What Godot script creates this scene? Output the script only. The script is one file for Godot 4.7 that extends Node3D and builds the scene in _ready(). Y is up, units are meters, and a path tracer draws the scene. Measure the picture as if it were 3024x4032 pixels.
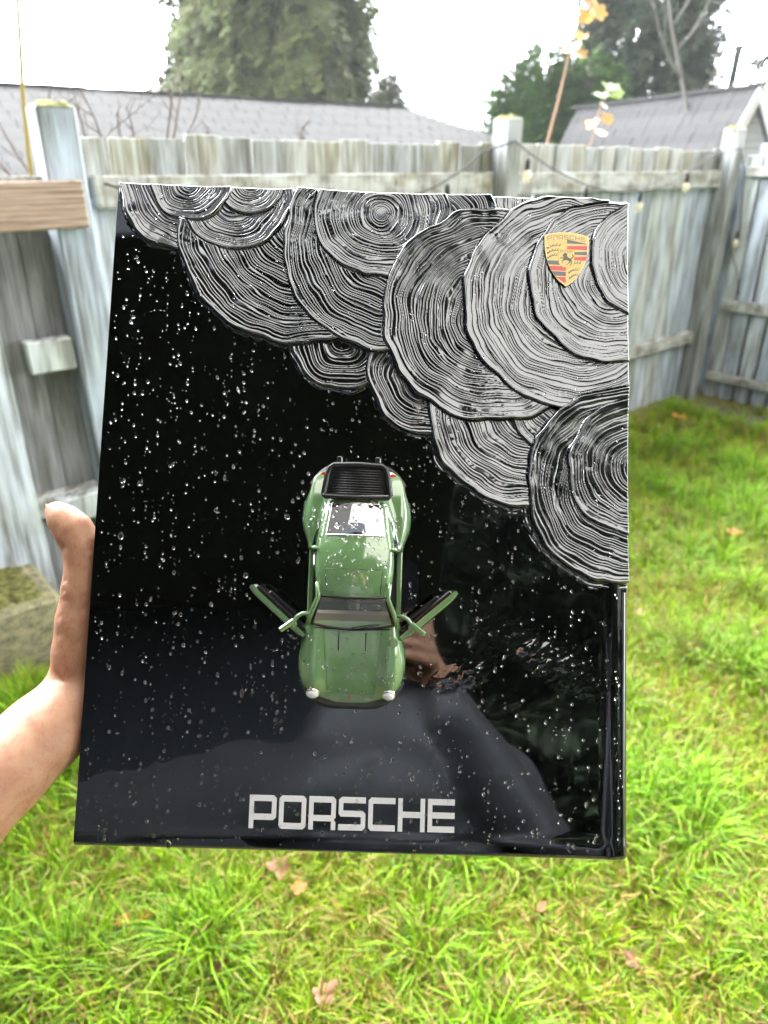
extends Node3D

# ---------------------------------------------------------------- shared state
const FENCE_CORNER := Vector3(2.405, 0.0, -5.557)
const ALONG := Vector3(-0.76604, 0.0, 0.64279)      # along the back fence, from the corner towards its near end
const FACING := Vector3(0.64279, 0.0, 0.76604)      # out of the back fence, into the garden
var M := {}
var rng := RandomNumberGenerator.new()
var panel_xf := Transform3D()
var taken := {}


func _ready() -> void:
	rng.seed = 20
	# camera: held at 1.62 m, tipped 25.5 degrees down
	var cam := Camera3D.new()
	cam.name = "camera"
	cam.fov = 70.55
	cam.near = 0.02
	cam.far = 400.0
	cam.position = Vector3(0, 1.62, 0)
	cam.rotation_degrees = Vector3(-25.5, 0, 0)
	var lens := CameraAttributesPhysical.new()
	lens.frustum_focal_length = 16.965
	lens.frustum_focus_distance = 0.555
	lens.exposure_aperture = 4.6
	cam.attributes = lens
	add_child(cam)
	cam.current = true
	# overcast sky
	var env := Environment.new()
	env.background_mode = Environment.BG_SKY
	var psky := ProceduralSkyMaterial.new()
	psky.sky_top_color = Color(1.0, 1.0, 1.0)
	psky.sky_horizon_color = Color(0.70, 0.715, 0.73)
	psky.sky_curve = 0.6
	psky.sky_energy_multiplier = 2.85
	psky.ground_horizon_color = Color(0.5, 0.52, 0.45)
	psky.ground_bottom_color = Color(0.2, 0.24, 0.12)
	var sky := Sky.new()
	sky.sky_material = psky
	env.sky = sky
	env.tonemap_mode = Environment.TONE_MAPPER_LINEAR
	env.tonemap_exposure = 3.35
	env.fog_enabled = true
	env.fog_density = 0.0008
	env.fog_light_color = Color(0.93, 0.95, 0.97)
	env.sdfgi_enabled = true
	env.ssao_enabled = true
	env.ssil_enabled = true
	var we := WorldEnvironment.new()
	we.name = "world_environment"
	we.environment = env
	add_child(we)
	var sun := DirectionalLight3D.new()
	sun.name = "sun"
	sun.light_energy = 0.3
	sun.light_color = Color(1.0, 0.98, 0.94)
	sun.light_angular_distance = 60.0
	sun.shadow_enabled = true
	sun.rotation_degrees = Vector3(-58, 35, 0)
	add_child(sun)
	panel_xf = Transform3D(Basis(Vector3(0.99942, -0.03375, 0.00464), Vector3(0.03135, 0.85774, -0.51312), Vector3(0.01334, 0.51297, 0.85830)).orthonormalized(), Vector3(-0.0157, 1.3836, -0.5006))
	make_materials()
	build_ground()
	build_fences()
	build_houses()
	build_trees()
	build_lawn()
	build_home_behind()
	build_panel()
	build_car()
	build_person()
	build_garden_details()
	build_raindrops()


# ---------------------------------------------------------------- materials
func mat(called: String, c: Color, rough := 0.8, spec := 0.5) -> StandardMaterial3D:
	var m := StandardMaterial3D.new()
	m.resource_name = called
	m.albedo_color = c.linear_to_srgb()
	m.roughness = rough
	m.metallic_specular = spec
	M[called] = m
	return m


func noise_image(w: int, h: int, sx: float, sy: float, sd: int, stops: Array, detail := 0.35) -> ImageTexture:
	# two layers of noise, stretched by sx and sy, run through colour stops [[value, linear colour], ...]
	var a := FastNoiseLite.new()
	a.seed = sd
	a.frequency = 1.0
	a.fractal_octaves = 4
	var b := FastNoiseLite.new()
	b.seed = sd + 7
	b.frequency = 1.0
	b.fractal_octaves = 3
	var im := Image.create(w, h, false, Image.FORMAT_RGB8)
	for y in h:
		# blend over the seam so that the texture repeats without an edge
		for x in w:
			var v := 0.0
			for k in 2:
				var fx := float(x) / w
				var xx := fx if k == 0 else fx - 1.0
				var n := a.get_noise_2d(xx * sx, float(y) / h * sy) + detail * b.get_noise_2d(xx * sx * 7.0 + 50.0, float(y) / h * sy * 3.0)
				v += n * (1.0 - smoothstep(0.85, 1.0, fx) if k == 0 else smoothstep(0.85, 1.0, fx))
			v = clampf(0.5 + v * 0.75, 0.0, 1.0)
			var c: Color = stops[0][1]
			for i in range(1, stops.size()):
				if v >= stops[i - 1][0]:
					c = stops[i - 1][1].lerp(stops[i][1], clampf((v - stops[i - 1][0]) / (stops[i][0] - stops[i - 1][0]), 0, 1))
			im.set_pixel(x, y, c.linear_to_srgb())
	return ImageTexture.create_from_image(im)


func wood_image(w: int, h: int, sd: int, stops: Array, stain: Color) -> ImageTexture:
	# upright grain with darker checks, weathered blotches and patches of algae
	var g := FastNoiseLite.new()
	g.seed = sd
	g.frequency = 1.0
	g.fractal_octaves = 4
	var im := Image.create(w, h, false, Image.FORMAT_RGB8)
	for y in h:
		for x in w:
			var v := 0.0
			var algae := 0.0
			var fx := float(x) / w
			var fy := float(y) / h
			var blend := smoothstep(0.88, 1.0, fx)
			for k in 2:
				var share := 1.0 - blend if k == 0 else blend
				if share <= 0.0:
					continue
				var xx := fx - k
				var fibre := g.get_noise_2d(xx * 70.0, fy * 2.2 + 9.0)
				var blotch := g.get_noise_2d(xx * 9.0 + 31.0, fy * 4.0)
				var check := maxf(0.0, g.get_noise_2d(xx * 120.0 + 77.0, fy * 5.0) - 0.22) * 1.6
				v += share * (fibre * 0.5 + blotch * 1.0 - check)
				algae += share * g.get_noise_2d(xx * 6.0 + 90.0, fy * 3.0 + 4.0)
			v = clampf(0.52 + v * 0.8, 0.0, 1.0)
			var c: Color = stops[0][1]
			for i in range(1, stops.size()):
				if v >= stops[i - 1][0]:
					c = stops[i - 1][1].lerp(stops[i][1], clampf((v - stops[i - 1][0]) / (stops[i][0] - stops[i - 1][0]), 0, 1))
			c = c.lerp(stain * (0.5 + v), clampf(algae * 1.3 - 0.25, 0.0, 0.38))
			im.set_pixel(x, y, c.linear_to_srgb())
	return ImageTexture.create_from_image(im)


func textured(called: String, tex: Texture2D, scale: Vector3, rough := 0.8, world := true, tint := Color(1, 1, 1)) -> StandardMaterial3D:
	var m := mat(called, tint, rough)
	m.albedo_texture = tex
	m.uv1_triplanar = true
	m.uv1_world_triplanar = world
	m.uv1_scale = scale
	m.uv1_triplanar_sharpness = 4.0
	return m


func make_materials() -> void:
	var wood := wood_image(512, 512, 3, [[0.0, Color(0.10, 0.10, 0.096)], [0.25, Color(0.25, 0.265, 0.28)], [0.45, Color(0.39, 0.43, 0.48)], [0.7, Color(0.49, 0.555, 0.635)], [1.0, Color(0.60, 0.66, 0.73)]], Color(0.25, 0.26, 0.16))
	var stained := wood_image(512, 512, 31, [[0.0, Color(0.09, 0.087, 0.065)], [0.3, Color(0.22, 0.218, 0.19)], [0.55, Color(0.36, 0.37, 0.36)], [1.0, Color(0.52, 0.55, 0.565)]], Color(0.20, 0.17, 0.08))
	var raw := noise_image(256, 256, 3.0, 26.0, 5, [[0.0, Color(0.09, 0.052, 0.034)], [0.3, Color(0.19, 0.128, 0.09)], [0.6, Color(0.31, 0.232, 0.175)], [1.0, Color(0.39, 0.315, 0.255)]])
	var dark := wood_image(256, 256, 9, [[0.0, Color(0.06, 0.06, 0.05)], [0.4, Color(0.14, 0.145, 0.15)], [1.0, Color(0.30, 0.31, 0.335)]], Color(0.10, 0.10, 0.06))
	for k in 4:
		var t: Color = [Color(1, 1, 1), Color(0.86, 0.89, 0.93), Color(0.93, 0.92, 0.84), Color(0.72, 0.75, 0.79)][k]
		textured("board_%d" % k, wood, Vector3(2.3, 0.55, 2.3), 0.75, true, t)
		textured("stained_%d" % k, stained, Vector3(2.3, 0.55, 2.3), 0.8, true, t)
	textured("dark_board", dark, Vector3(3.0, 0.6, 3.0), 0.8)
	textured("rail", stained, Vector3(0.7, 2.2, 0.7), 0.8)
	textured("raw_plank", raw, Vector3(0.9, 4.0, 0.9), 0.7)
	var moss := noise_image(256, 256, 16.0, 16.0, 12, [[0.0, Color(0.03, 0.032, 0.01)], [0.4, Color(0.085, 0.088, 0.016)], [0.7, Color(0.15, 0.15, 0.035)], [1.0, Color(0.21, 0.20, 0.08)]], 0.7)
	textured("moss", moss, Vector3(2.0, 2.0, 2.0), 0.95)
	var soil := noise_image(512, 512, 24.0, 24.0, 15, [[0.0, Color(0.04, 0.032, 0.015)], [0.45, Color(0.09, 0.085, 0.025)], [0.7, Color(0.13, 0.15, 0.03)], [1.0, Color(0.2, 0.2, 0.06)]], 0.8)
	textured("soil", soil, Vector3(0.7, 0.7, 0.7), 0.95)
	var grit := noise_image(256, 256, 40.0, 40.0, 18, [[0.0, Color(0.03, 0.028, 0.02)], [0.5, Color(0.08, 0.074, 0.055)], [1.0, Color(0.16, 0.15, 0.12)]], 0.9)
	textured("gravel", grit, Vector3(1.2, 1.2, 1.2), 0.9)
	var mossy := noise_image(256, 256, 12.0, 16.0, 22, [[0.0, Color(0.06, 0.058, 0.03)], [0.35, Color(0.17, 0.16, 0.085)], [0.6, Color(0.25, 0.24, 0.18)], [0.8, Color(0.28, 0.24, 0.05)], [1.0, Color(0.36, 0.35, 0.28)]], 0.8)
	textured("mossy_stone", mossy, Vector3(1.7, 1.7, 1.7), 0.9)
	var conc := noise_image(256, 256, 14.0, 14.0, 21, [[0.0, Color(0.10, 0.10, 0.07)], [0.4, Color(0.22, 0.22, 0.19)], [0.75, Color(0.32, 0.33, 0.31)], [1.0, Color(0.34, 0.36, 0.2)]], 0.7)
	textured("concrete", conc, Vector3(1.6, 1.6, 1.6), 0.85)
	var shingle := noise_image(256, 256, 20.0, 20.0, 24, [[0.0, Color(0.012, 0.012, 0.013)], [0.5, Color(0.026, 0.0255, 0.027)], [1.0, Color(0.044, 0.043, 0.044)]], 0.9)
	for k in 3:
		var g: float = [1.0, 0.8, 1.15][k]
		textured("shingle_%d" % k, shingle, Vector3(1.1, 1.1, 1.1), 0.85, true, Color(g, g, g))
	mat("white_trim", Color(0.30, 0.305, 0.305), 0.6)
	mat("siding", Color(0.15, 0.158, 0.165), 0.7)
	mat("house_wall", Color(0.30, 0.29, 0.27), 0.8)
	mat("dark_metal", Color(0.03, 0.032, 0.035), 0.5)
	var bark := noise_image(128, 256, 14.0, 3.0, 27, [[0.0, Color(0.04, 0.035, 0.03)], [0.5, Color(0.10, 0.09, 0.075)], [1.0, Color(0.17, 0.16, 0.13)]])
	textured("bark", bark, Vector3(2, 1, 2), 0.9)
	mat("grey_bark", Color(0.07, 0.068, 0.06), 0.9)
	mat("dark_twig", Color(0.07, 0.05, 0.04), 0.8)
	mat("yellow_twig", Color(0.20, 0.15, 0.03), 0.7)
	mat("brown_stem", Color(0.22, 0.13, 0.08), 0.8)
	for e in [["cedar_leaf", Color(0.055, 0.070, 0.020)], ["conifer_leaf", Color(0.045, 0.10, 0.016)], ["fir_leaf", Color(0.026, 0.038, 0.02)], ["grass", Color(1, 1, 1)]]:
		var l := mat(e[0], e[1], 0.75 if e[0] != "grass" else 0.5)
		l.vertex_color_use_as_albedo = true
		l.metallic_specular = 0.35
		l.backlight_enabled = true
		l.backlight = Color(0.45, 0.45, 0.45)
	for e in [["yellow_leaf", Color(0.32, 0.15, 0.006)], ["lime_leaf", Color(0.12, 0.2, 0.025)], ["brown_leaf", Color(0.13, 0.042, 0.016)], ["orange_leaf", Color(0.36, 0.11, 0.016)], ["tan_leaf", Color(0.28, 0.11, 0.06)]]:
		var l := mat(e[0], e[1], 0.5)
		l.backlight_enabled = true
		l.backlight = Color(0.3, 0.3, 0.3)
	# the artwork
	var gloss := mat("gloss_black", Color(0.055, 0.06, 0.066), 0.04, 0.7)
	gloss.metallic = 1.0
	gloss.clearcoat_enabled = true
	gloss.clearcoat = 1.0
	gloss.clearcoat_roughness = 0.02
	var paste := mat("black_paste", Color(0.098, 0.104, 0.112), 0.11, 0.7071)
	paste.metallic = 1.0
	paste.clearcoat_enabled = true
	paste.clearcoat = 1.0
	paste.clearcoat_roughness = 0.05
	mat("canvas_edge", Color(0.012, 0.012, 0.013), 0.35)
	mat("vinyl", Color(0.62, 0.62, 0.64), 0.3)
	var water := mat("water", Color(1, 1, 1, 0.0), 0.0)
	water.refraction_enabled = true
	water.refraction_scale = 0.033
	water.albedo_color = Color(1, 1, 1, 0.0)
	# the toy car
	var green := mat("green_paint", Color(0.122, 0.228, 0.094), 0.12, 0.7071)
	green.clearcoat_enabled = true
	green.clearcoat = 1.0
	green.clearcoat_roughness = 0.03
	mat("black_plastic", Color(0.012, 0.012, 0.013), 0.25)
	mat("dull_plastic", Color(0.03, 0.03, 0.032), 0.45)
	mat("rubber", Color(0.014, 0.014, 0.014), 0.6)
	mat("car_trim", Color(0.11, 0.085, 0.065), 0.6)
	mat("seat_cover", Color(0.10, 0.075, 0.055), 0.7)
	var chrome := mat("chrome", Color(0.85, 0.85, 0.86), 0.08)
	chrome.metallic = 1.0
	mat("lamp_red", Color(0.55, 0.02, 0.015), 0.15)
	var tinted := mat("tinted_glass", Color(0.20, 0.205, 0.215), 0.02, 1.0)
	tinted.metallic = 1.0
	tinted.clearcoat_enabled = true
	tinted.clearcoat = 1.0
	tinted.clearcoat_roughness = 0.0
	var pane := mat("pane", Color(0.8, 0.85, 0.85, 0.12), 0.02)
	pane.transparency = BaseMaterial3D.TRANSPARENCY_ALPHA
	pane.albedo_color = Color(0.8, 0.85, 0.85, 0.12)
	# the person
	var skin_tone := noise_image(256, 256, 9.0, 9.0, 44, [[0.0, Color(0.33, 0.145, 0.088)], [0.35, Color(0.385, 0.195, 0.113)], [0.65, Color(0.41, 0.222, 0.13)], [1.0, Color(0.44, 0.25, 0.155)]], 0.5)
	var skin := textured("skin", skin_tone, Vector3(9, 9, 9), 0.55, false)
	skin.subsurf_scatter_enabled = true
	skin.subsurf_scatter_strength = 0.25
	mat("nail", Color(0.72, 0.45, 0.36), 0.25)
	mat("hair", Color(0.05, 0.019, 0.012), 0.45)
	mat("jacket", Color(0.022, 0.0235, 0.027), 0.55)
	mat("trousers", Color(0.03, 0.035, 0.05), 0.8)
	mat("shoe", Color(0.05, 0.05, 0.05), 0.6)
	mat("eye_white", Color(0.7, 0.7, 0.68), 0.2)
	mat("eye_dark", Color(0.02, 0.012, 0.008), 0.1)
	mat("lips", Color(0.45, 0.16, 0.13), 0.4)
	mat("phone_glass", Color(0.015, 0.015, 0.017), 0.06)
	# the home behind the camera
	mat("home_wall", Color(0.035, 0.04, 0.048), 0.85)
	mat("soffit", Color(0.045, 0.05, 0.06), 0.8)
	mat("cable", Color(0.02, 0.022, 0.022), 0.6)
	var bulb := mat("bulb_glass", Color(0.75, 0.68, 0.5, 0.35), 0.05)
	bulb.transparency = BaseMaterial3D.TRANSPARENCY_ALPHA
	bulb.albedo_color = Color(0.97, 0.93, 0.8, 0.4)


# ---------------------------------------------------------------- naming and tagging
func numbered(called: String) -> String:
	var n: int = taken.get(called, 0)
	taken[called] = n + 1
	return called if n == 0 else "%s_%03d" % [called, n]


func tag(o: Node, label: String, category: String, group := "", kind := "") -> Node:
	o.set_meta("label", label)
	if category != "":
		o.set_meta("category", category)
	if group != "":
		o.set_meta("group", group)
	if kind != "":
		o.set_meta("kind", kind)
	return o


func thing(called: String, label: String, category: String, at := Vector3.ZERO, group := "") -> Node3D:
	var o := Node3D.new()
	o.name = numbered(called)
	o.position = at
	add_child(o, true)
	tag(o, label, category, group)
	return o


func obj(called: String, mesh: Mesh, m: Material, parent: Node = null) -> MeshInstance3D:
	var o := MeshInstance3D.new()
	o.name = called if parent else numbered(called)
	o.mesh = mesh
	o.material_override = m
	o.cast_shadow = GeometryInstance3D.SHADOW_CASTING_SETTING_ON
	(parent if parent else self).add_child(o, true)
	return o


func struct(called: String, mesh: Mesh, m: Material, label := "") -> MeshInstance3D:
	var o := obj(called, mesh, m)
	o.set_meta("kind", "structure")
	if label != "":
		o.set_meta("label", label)
	return o


# ---------------------------------------------------------------- shapes
func begin(smooth := true) -> SurfaceTool:
	var st := SurfaceTool.new()
	st.begin(Mesh.PRIMITIVE_TRIANGLES)
	st.set_smooth_group(0 if smooth else -1)
	return st


func done(st: SurfaceTool) -> ArrayMesh:
	st.generate_normals()
	st.index()
	return st.commit()


func tri(st: SurfaceTool, a: Vector3, b: Vector3, c: Vector3) -> void:   # counter-clockwise seen from outside
	st.add_vertex(a)
	st.add_vertex(c)
	st.add_vertex(b)


func quad(st: SurfaceTool, a: Vector3, b: Vector3, c: Vector3, d: Vector3) -> void:
	tri(st, a, b, c)
	tri(st, a, c, d)


func out_tri(st: SurfaceTool, a: Vector3, b: Vector3, c: Vector3, mid: Vector3) -> void:   # turned away from mid
	if (b - a).cross(c - a).dot((a + b + c) / 3.0 - mid) >= 0.0:
		tri(st, a, b, c)
	else:
		tri(st, a, c, b)


func out_quad(st: SurfaceTool, a: Vector3, b: Vector3, c: Vector3, d: Vector3, mid: Vector3) -> void:
	out_tri(st, a, b, c, mid)
	out_tri(st, a, c, d, mid)


func add_box(st: SurfaceTool, size: Vector3, xf := Transform3D(), bevel := 0.004) -> void:
	st.set_smooth_group(-1)
	var h := size / 2.0
	var b := minf(bevel, minf(h.x, minf(h.y, h.z)) * 0.45)
	var v := {}
	for sx in [-1, 1]:
		for sy in [-1, 1]:
			for sz in [-1, 1]:
				v[[sx, sy, sz, 0]] = xf * Vector3(sx * h.x, sy * (h.y - b), sz * (h.z - b))
				v[[sx, sy, sz, 1]] = xf * Vector3(sx * (h.x - b), sy * h.y, sz * (h.z - b))
				v[[sx, sy, sz, 2]] = xf * Vector3(sx * (h.x - b), sy * (h.y - b), sz * h.z)
				out_tri(st, v[[sx, sy, sz, 0]], v[[sx, sy, sz, 1]], v[[sx, sy, sz, 2]], xf.origin)
	for s in [-1, 1]:
		out_quad(st, v[[s, -1, -1, 0]], v[[s, 1, -1, 0]], v[[s, 1, 1, 0]], v[[s, -1, 1, 0]], xf.origin)
		out_quad(st, v[[-1, s, -1, 1]], v[[1, s, -1, 1]], v[[1, s, 1, 1]], v[[-1, s, 1, 1]], xf.origin)
		out_quad(st, v[[-1, -1, s, 2]], v[[1, -1, s, 2]], v[[1, 1, s, 2]], v[[-1, 1, s, 2]], xf.origin)
		for t in [-1, 1]:
			out_quad(st, v[[-1, s, t, 1]], v[[1, s, t, 1]], v[[1, s, t, 2]], v[[-1, s, t, 2]], xf.origin)
			out_quad(st, v[[s, -1, t, 0]], v[[s, 1, t, 0]], v[[s, 1, t, 2]], v[[s, -1, t, 2]], xf.origin)
			out_quad(st, v[[s, t, -1, 0]], v[[s, t, 1, 0]], v[[s, t, 1, 1]], v[[s, t, -1, 1]], xf.origin)


func box(size: Vector3, bevel := 0.004) -> ArrayMesh:
	var st := begin(false)
	add_box(st, size, Transform3D(), bevel)
	return done(st)


func add_tube(st: SurfaceTool, pts: Array, radii: Array, sides := 8) -> void:
	st.set_smooth_group(0)
	var rings := []
	var side := Vector3.ZERO
	for i in pts.size():
		var dir: Vector3 = (pts[mini(i + 1, pts.size() - 1)] - pts[maxi(i - 1, 0)]).normalized()
		if side == Vector3.ZERO:
			side = dir.cross(Vector3(0.31, 0.9, 0.27)).normalized()
		side = (side - dir * side.dot(dir)).normalized()
		var up := dir.cross(side)
		var ring := []
		for k in sides:
			var a := TAU * k / sides
			ring.append(pts[i] + (side * cos(a) + up * sin(a)) * float(radii[i]))
		rings.append(ring)
	for i in pts.size() - 1:
		for k in sides:
			quad(st, rings[i][k], rings[i][(k + 1) % sides], rings[i + 1][(k + 1) % sides], rings[i + 1][k])
	for k in range(1, sides - 1):
		tri(st, rings[0][0], rings[0][k + 1], rings[0][k])
		tri(st, rings[-1][0], rings[-1][k], rings[-1][k + 1])


func tube(pts: Array, radii: Array, sides := 8) -> ArrayMesh:
	var st := begin()
	add_tube(st, pts, radii, sides)
	return done(st)


func add_lathe(st: SurfaceTool, profile: Array, xf := Transform3D(), sides := 20) -> void:   # profile of (radius, y)
	st.set_smooth_group(0)
	for i in profile.size() - 1:
		for k in sides:
			var a := TAU * k / sides
			var b := TAU * (k + 1) / sides
			var p: Vector2 = profile[i]
			var q: Vector2 = profile[i + 1]
			quad(st, xf * Vector3(p.x * cos(a), p.y, -p.x * sin(a)), xf * Vector3(p.x * cos(b), p.y, -p.x * sin(b)), xf * Vector3(q.x * cos(b), q.y, -q.x * sin(b)), xf * Vector3(q.x * cos(a), q.y, -q.x * sin(a)))


func lathe(profile: Array, sides := 20) -> ArrayMesh:
	var st := begin()
	add_lathe(st, profile, Transform3D(), sides)
	return done(st)


func add_grid(st: SurfaceTool, nu: int, nv: int, f: Callable, flip := false) -> void:   # f(u, v) in 0..1; u cross v points outside
	st.set_smooth_group(0)
	var p := []
	for j in nv + 1:
		for i in nu + 1:
			p.append(f.call(float(i) / nu, float(j) / nv))
	for j in nv:
		for i in nu:
			var a: Vector3 = p[j * (nu + 1) + i]
			var b: Vector3 = p[j * (nu + 1) + i + 1]
			var c: Vector3 = p[(j + 1) * (nu + 1) + i + 1]
			var d: Vector3 = p[(j + 1) * (nu + 1) + i]
			if flip:
				quad(st, a, d, c, b)
			else:
				quad(st, a, b, c, d)


func grid(nu: int, nv: int, f: Callable, flip := false) -> ArrayMesh:
	var st := begin()
	add_grid(st, nu, nv, f, flip)
	return done(st)


func add_prism(st: SurfaceTool, outline: PackedVector2Array, z0: float, z1: float, bevel := 0.0, xf := Transform3D()) -> void:   # outline in x, y; front at z1
	st.set_smooth_group(-1)
	if Geometry2D.is_polygon_clockwise(outline):
		outline.reverse()
	var top := outline
	if bevel > 0.0:
		var inset := Geometry2D.offset_polygon(outline, -bevel)
		if inset.size() == 1 and inset[0].size() == outline.size():
			top = PackedVector2Array()
			for p in outline:
				var best: Vector2 = inset[0][0]
				for q in inset[0]:
					if q.distance_squared_to(p) < best.distance_squared_to(p):
						best = q
				top.append(best)
	var t := Geometry2D.triangulate_polygon(top)
	var flat := func(p: Vector2, z: float) -> Vector3: return xf * Vector3(p.x, p.y, z)
	for i in range(0, t.size(), 3):
		var a: Vector2 = top[t[i]]
		var b: Vector2 = top[t[i + 1]]
		var c: Vector2 = top[t[i + 2]]
		if (b - a).cross(c - a) < 0:
			var k := b
			b = c
			c = k
		tri(st, flat.call(a, z1), flat.call(b, z1), flat.call(c, z1))
		tri(st, flat.call(a, z0), flat.call(c, z0), flat.call(b, z0))
	var n := outline.size()
	var zb := z1 - bevel if top != outline else z1
	for i in n:
		var j := (i + 1) % n
		quad(st, flat.call(outline[i], z0), flat.call(outline[j], z0), flat.call(outline[j], zb), flat.call(outline[i], zb))
		if top != outline:
			quad(st, flat.call(outline[i], zb), flat.call(outline[j], zb), flat.call(top[j], z1), flat.call(top[i], z1))


func prism(outline: PackedVector2Array, z0: float, z1: float, bevel := 0.0) -> ArrayMesh:
	var st := begin(false)
	add_prism(st, outline, z0, z1, bevel)
	return done(st)


func pts2(a: Array) -> PackedVector2Array:   # [x, y, x, y, ...]
	var p := PackedVector2Array()
	for i in range(0, a.size(), 2):
		p.append(Vector2(a[i], a[i + 1]))
	return p


func rounded(w: float, h: float, r: float, n := 4) -> PackedVector2Array:
	var p := PackedVector2Array()
	for q in 4:
		var c := Vector2((w / 2 - r) * [1, -1, -1, 1][q], (h / 2 - r) * [1, 1, -1, -1][q])
		for k in n + 1:
			var a := PI / 2 * (q + float(k) / n)
			p.append(c + Vector2(cos(a), sin(a)) * r)
	return p


func field_mesh(st: SurfaceTool, bones: Array, cell: float, k: float, creases := []) -> void:
	# surface nets over a smooth union of tapered capsules [from, to, radius, radius]
	st.set_smooth_group(0)
	var lo := Vector3(1e9, 1e9, 1e9)
	var hi := -lo
	for b in bones:
		var r := maxf(b[2], b[3]) + cell * 3.0 + k
		for e in [b[0], b[1]]:
			lo = lo.min(e - Vector3(r, r, r))
			hi = hi.max(e + Vector3(r, r, r))
	var n := Vector3i(((hi - lo) / cell).ceil()) + Vector3i(2, 2, 2)
	var sum := PackedFloat32Array()
	sum.resize(n.x * n.y * n.z)
	var sy := n.x
	var sz := n.x * n.y
	for b in bones:
		var p: Vector3 = b[0]
		var q: Vector3 = b[1]
		var rp: float = b[2]
		var rq: float = b[3]
		var r := maxf(rp, rq) + cell * 2.0 + k * 2.0
		var rv := Vector3(r, r, r)
		var i0 := Vector3i(((p.min(q) - rv - lo) / cell).floor()).clamp(Vector3i.ZERO, n - Vector3i.ONE)
		var i1 := Vector3i(((p.max(q) + rv - lo) / cell).ceil()).clamp(Vector3i.ZERO, n - Vector3i.ONE)
		var ax := q - p
		var inv := 1.0 / maxf(ax.length_squared(), 1e-9)
		for z in range(i0.z, i1.z + 1):
			for y in range(i0.y, i1.y + 1):
				var at := y * sy + z * sz
				for x in range(i0.x, i1.x + 1):
					var w := lo + Vector3(x, y, z) * cell - p
					var t := clampf(w.dot(ax) * inv, 0.0, 1.0)
					var d := (w - ax * t).length() - (rp + (rq - rp) * t)
					if d < r:
						sum[at + x] += exp(-d / k)
	var f := PackedFloat32Array()
	f.resize(sum.size())
	for i in sum.size():
		f[i] = -k * log(sum[i]) if sum[i] > 1e-12 else cell * 4.0
	for c in creases:   # [from, to, depth, width]
		var p: Vector3 = c[0]
		var q: Vector3 = c[1]
		var r: float = c[3] * 2.5
		var rv := Vector3(r, r, r)
		var i0 := Vector3i(((p.min(q) - rv - lo) / cell).floor()).clamp(Vector3i.ZERO, n - Vector3i.ONE)
		var i1 := Vector3i(((p.max(q) + rv - lo) / cell).ceil()).clamp(Vector3i.ZERO, n - Vector3i.ONE)
		var ax := q - p
		var inv := 1.0 / maxf(ax.length_squared(), 1e-9)
		for z in range(i0.z, i1.z + 1):
			for y in range(i0.y, i1.y + 1):
				for x in range(i0.x, i1.x + 1):
					var w := lo + Vector3(x, y, z) * cell - p
					var t := clampf(w.dot(ax) * inv, 0.0, 1.0)
					var d := (w - ax * t).length() / float(c[3])
					if d < 2.5:
						f[x + y * sy + z * sz] += c[2] * exp(-d * d)
	var vert := {}
	var place := PackedVector3Array()
	var off := [0, 1, sy, sy + 1, sz, sz + 1, sz + sy, sz + sy + 1]
	var corner := [Vector3(0, 0, 0), Vector3(1, 0, 0), Vector3(0, 1, 0), Vector3(1, 1, 0), Vector3(0, 0, 1), Vector3(1, 0, 1), Vector3(0, 1, 1), Vector3(1, 1, 1)]
	var edges := [[0, 1], [2, 3], [4, 5], [6, 7], [0, 2], [1, 3], [4, 6], [5, 7], [0, 4], [1, 5], [2, 6], [3, 7]]
	for z in n.z - 1:
		for y in n.y - 1:
			var row := y * sy + z * sz
			for x in n.x - 1:
				var i := row + x
				var inside := f[i] < 0.0
				if (f[i + 1] < 0.0) == inside and (f[i + sy] < 0.0) == inside and (f[i + sy + 1] < 0.0) == inside and (f[i + sz] < 0.0) == inside and (f[i + sz + 1] < 0.0) == inside and (f[i + sz + sy] < 0.0) == inside and (f[i + sz + sy + 1] < 0.0) == inside:
					continue
				var mid := Vector3.ZERO
				var count := 0
				for e in edges:
					var a := f[i + off[e[0]]]
					var b := f[i + off[e[1]]]
					if (a < 0.0) != (b < 0.0):
						mid += corner[e[0]].lerp(corner[e[1]], a / (a - b))
						count += 1
				vert[i] = place.size()
				place.append(lo + (Vector3(x, y, z) + mid / count) * cell)
	for i in vert:
		for ax in 3:
			var step: int = [1, sy, sz][ax]
			var a := f[i] < 0.0
			if a == (f[i + step] < 0.0):
				continue
			var o1: int = [sy, sz, 1][ax]
			var o2: int = [sz, 1, sy][ax]
			if not (vert.has(i - o1) and vert.has(i - o2) and vert.has(i - o1 - o2)):
				continue
			var p0 := place[vert[i]]
			var p1 := place[vert[i - o1]]
			var p2 := place[vert[i - o1 - o2]]
			var p3 := place[vert[i - o2]]
			if a:
				quad(st, p0, p1, p2, p3)
			else:
				quad(st, p0, p3, p2, p1)


# ---------------------------------------------------------------- ground and fences
func back_xf() -> Transform3D:
	return Transform3D(Basis(-ALONG, Vector3.UP, FACING), FENCE_CORNER)


func side_xf() -> Transform3D:
	return Transform3D(Basis(FACING, Vector3.UP, ALONG), FENCE_CORNER)


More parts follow.
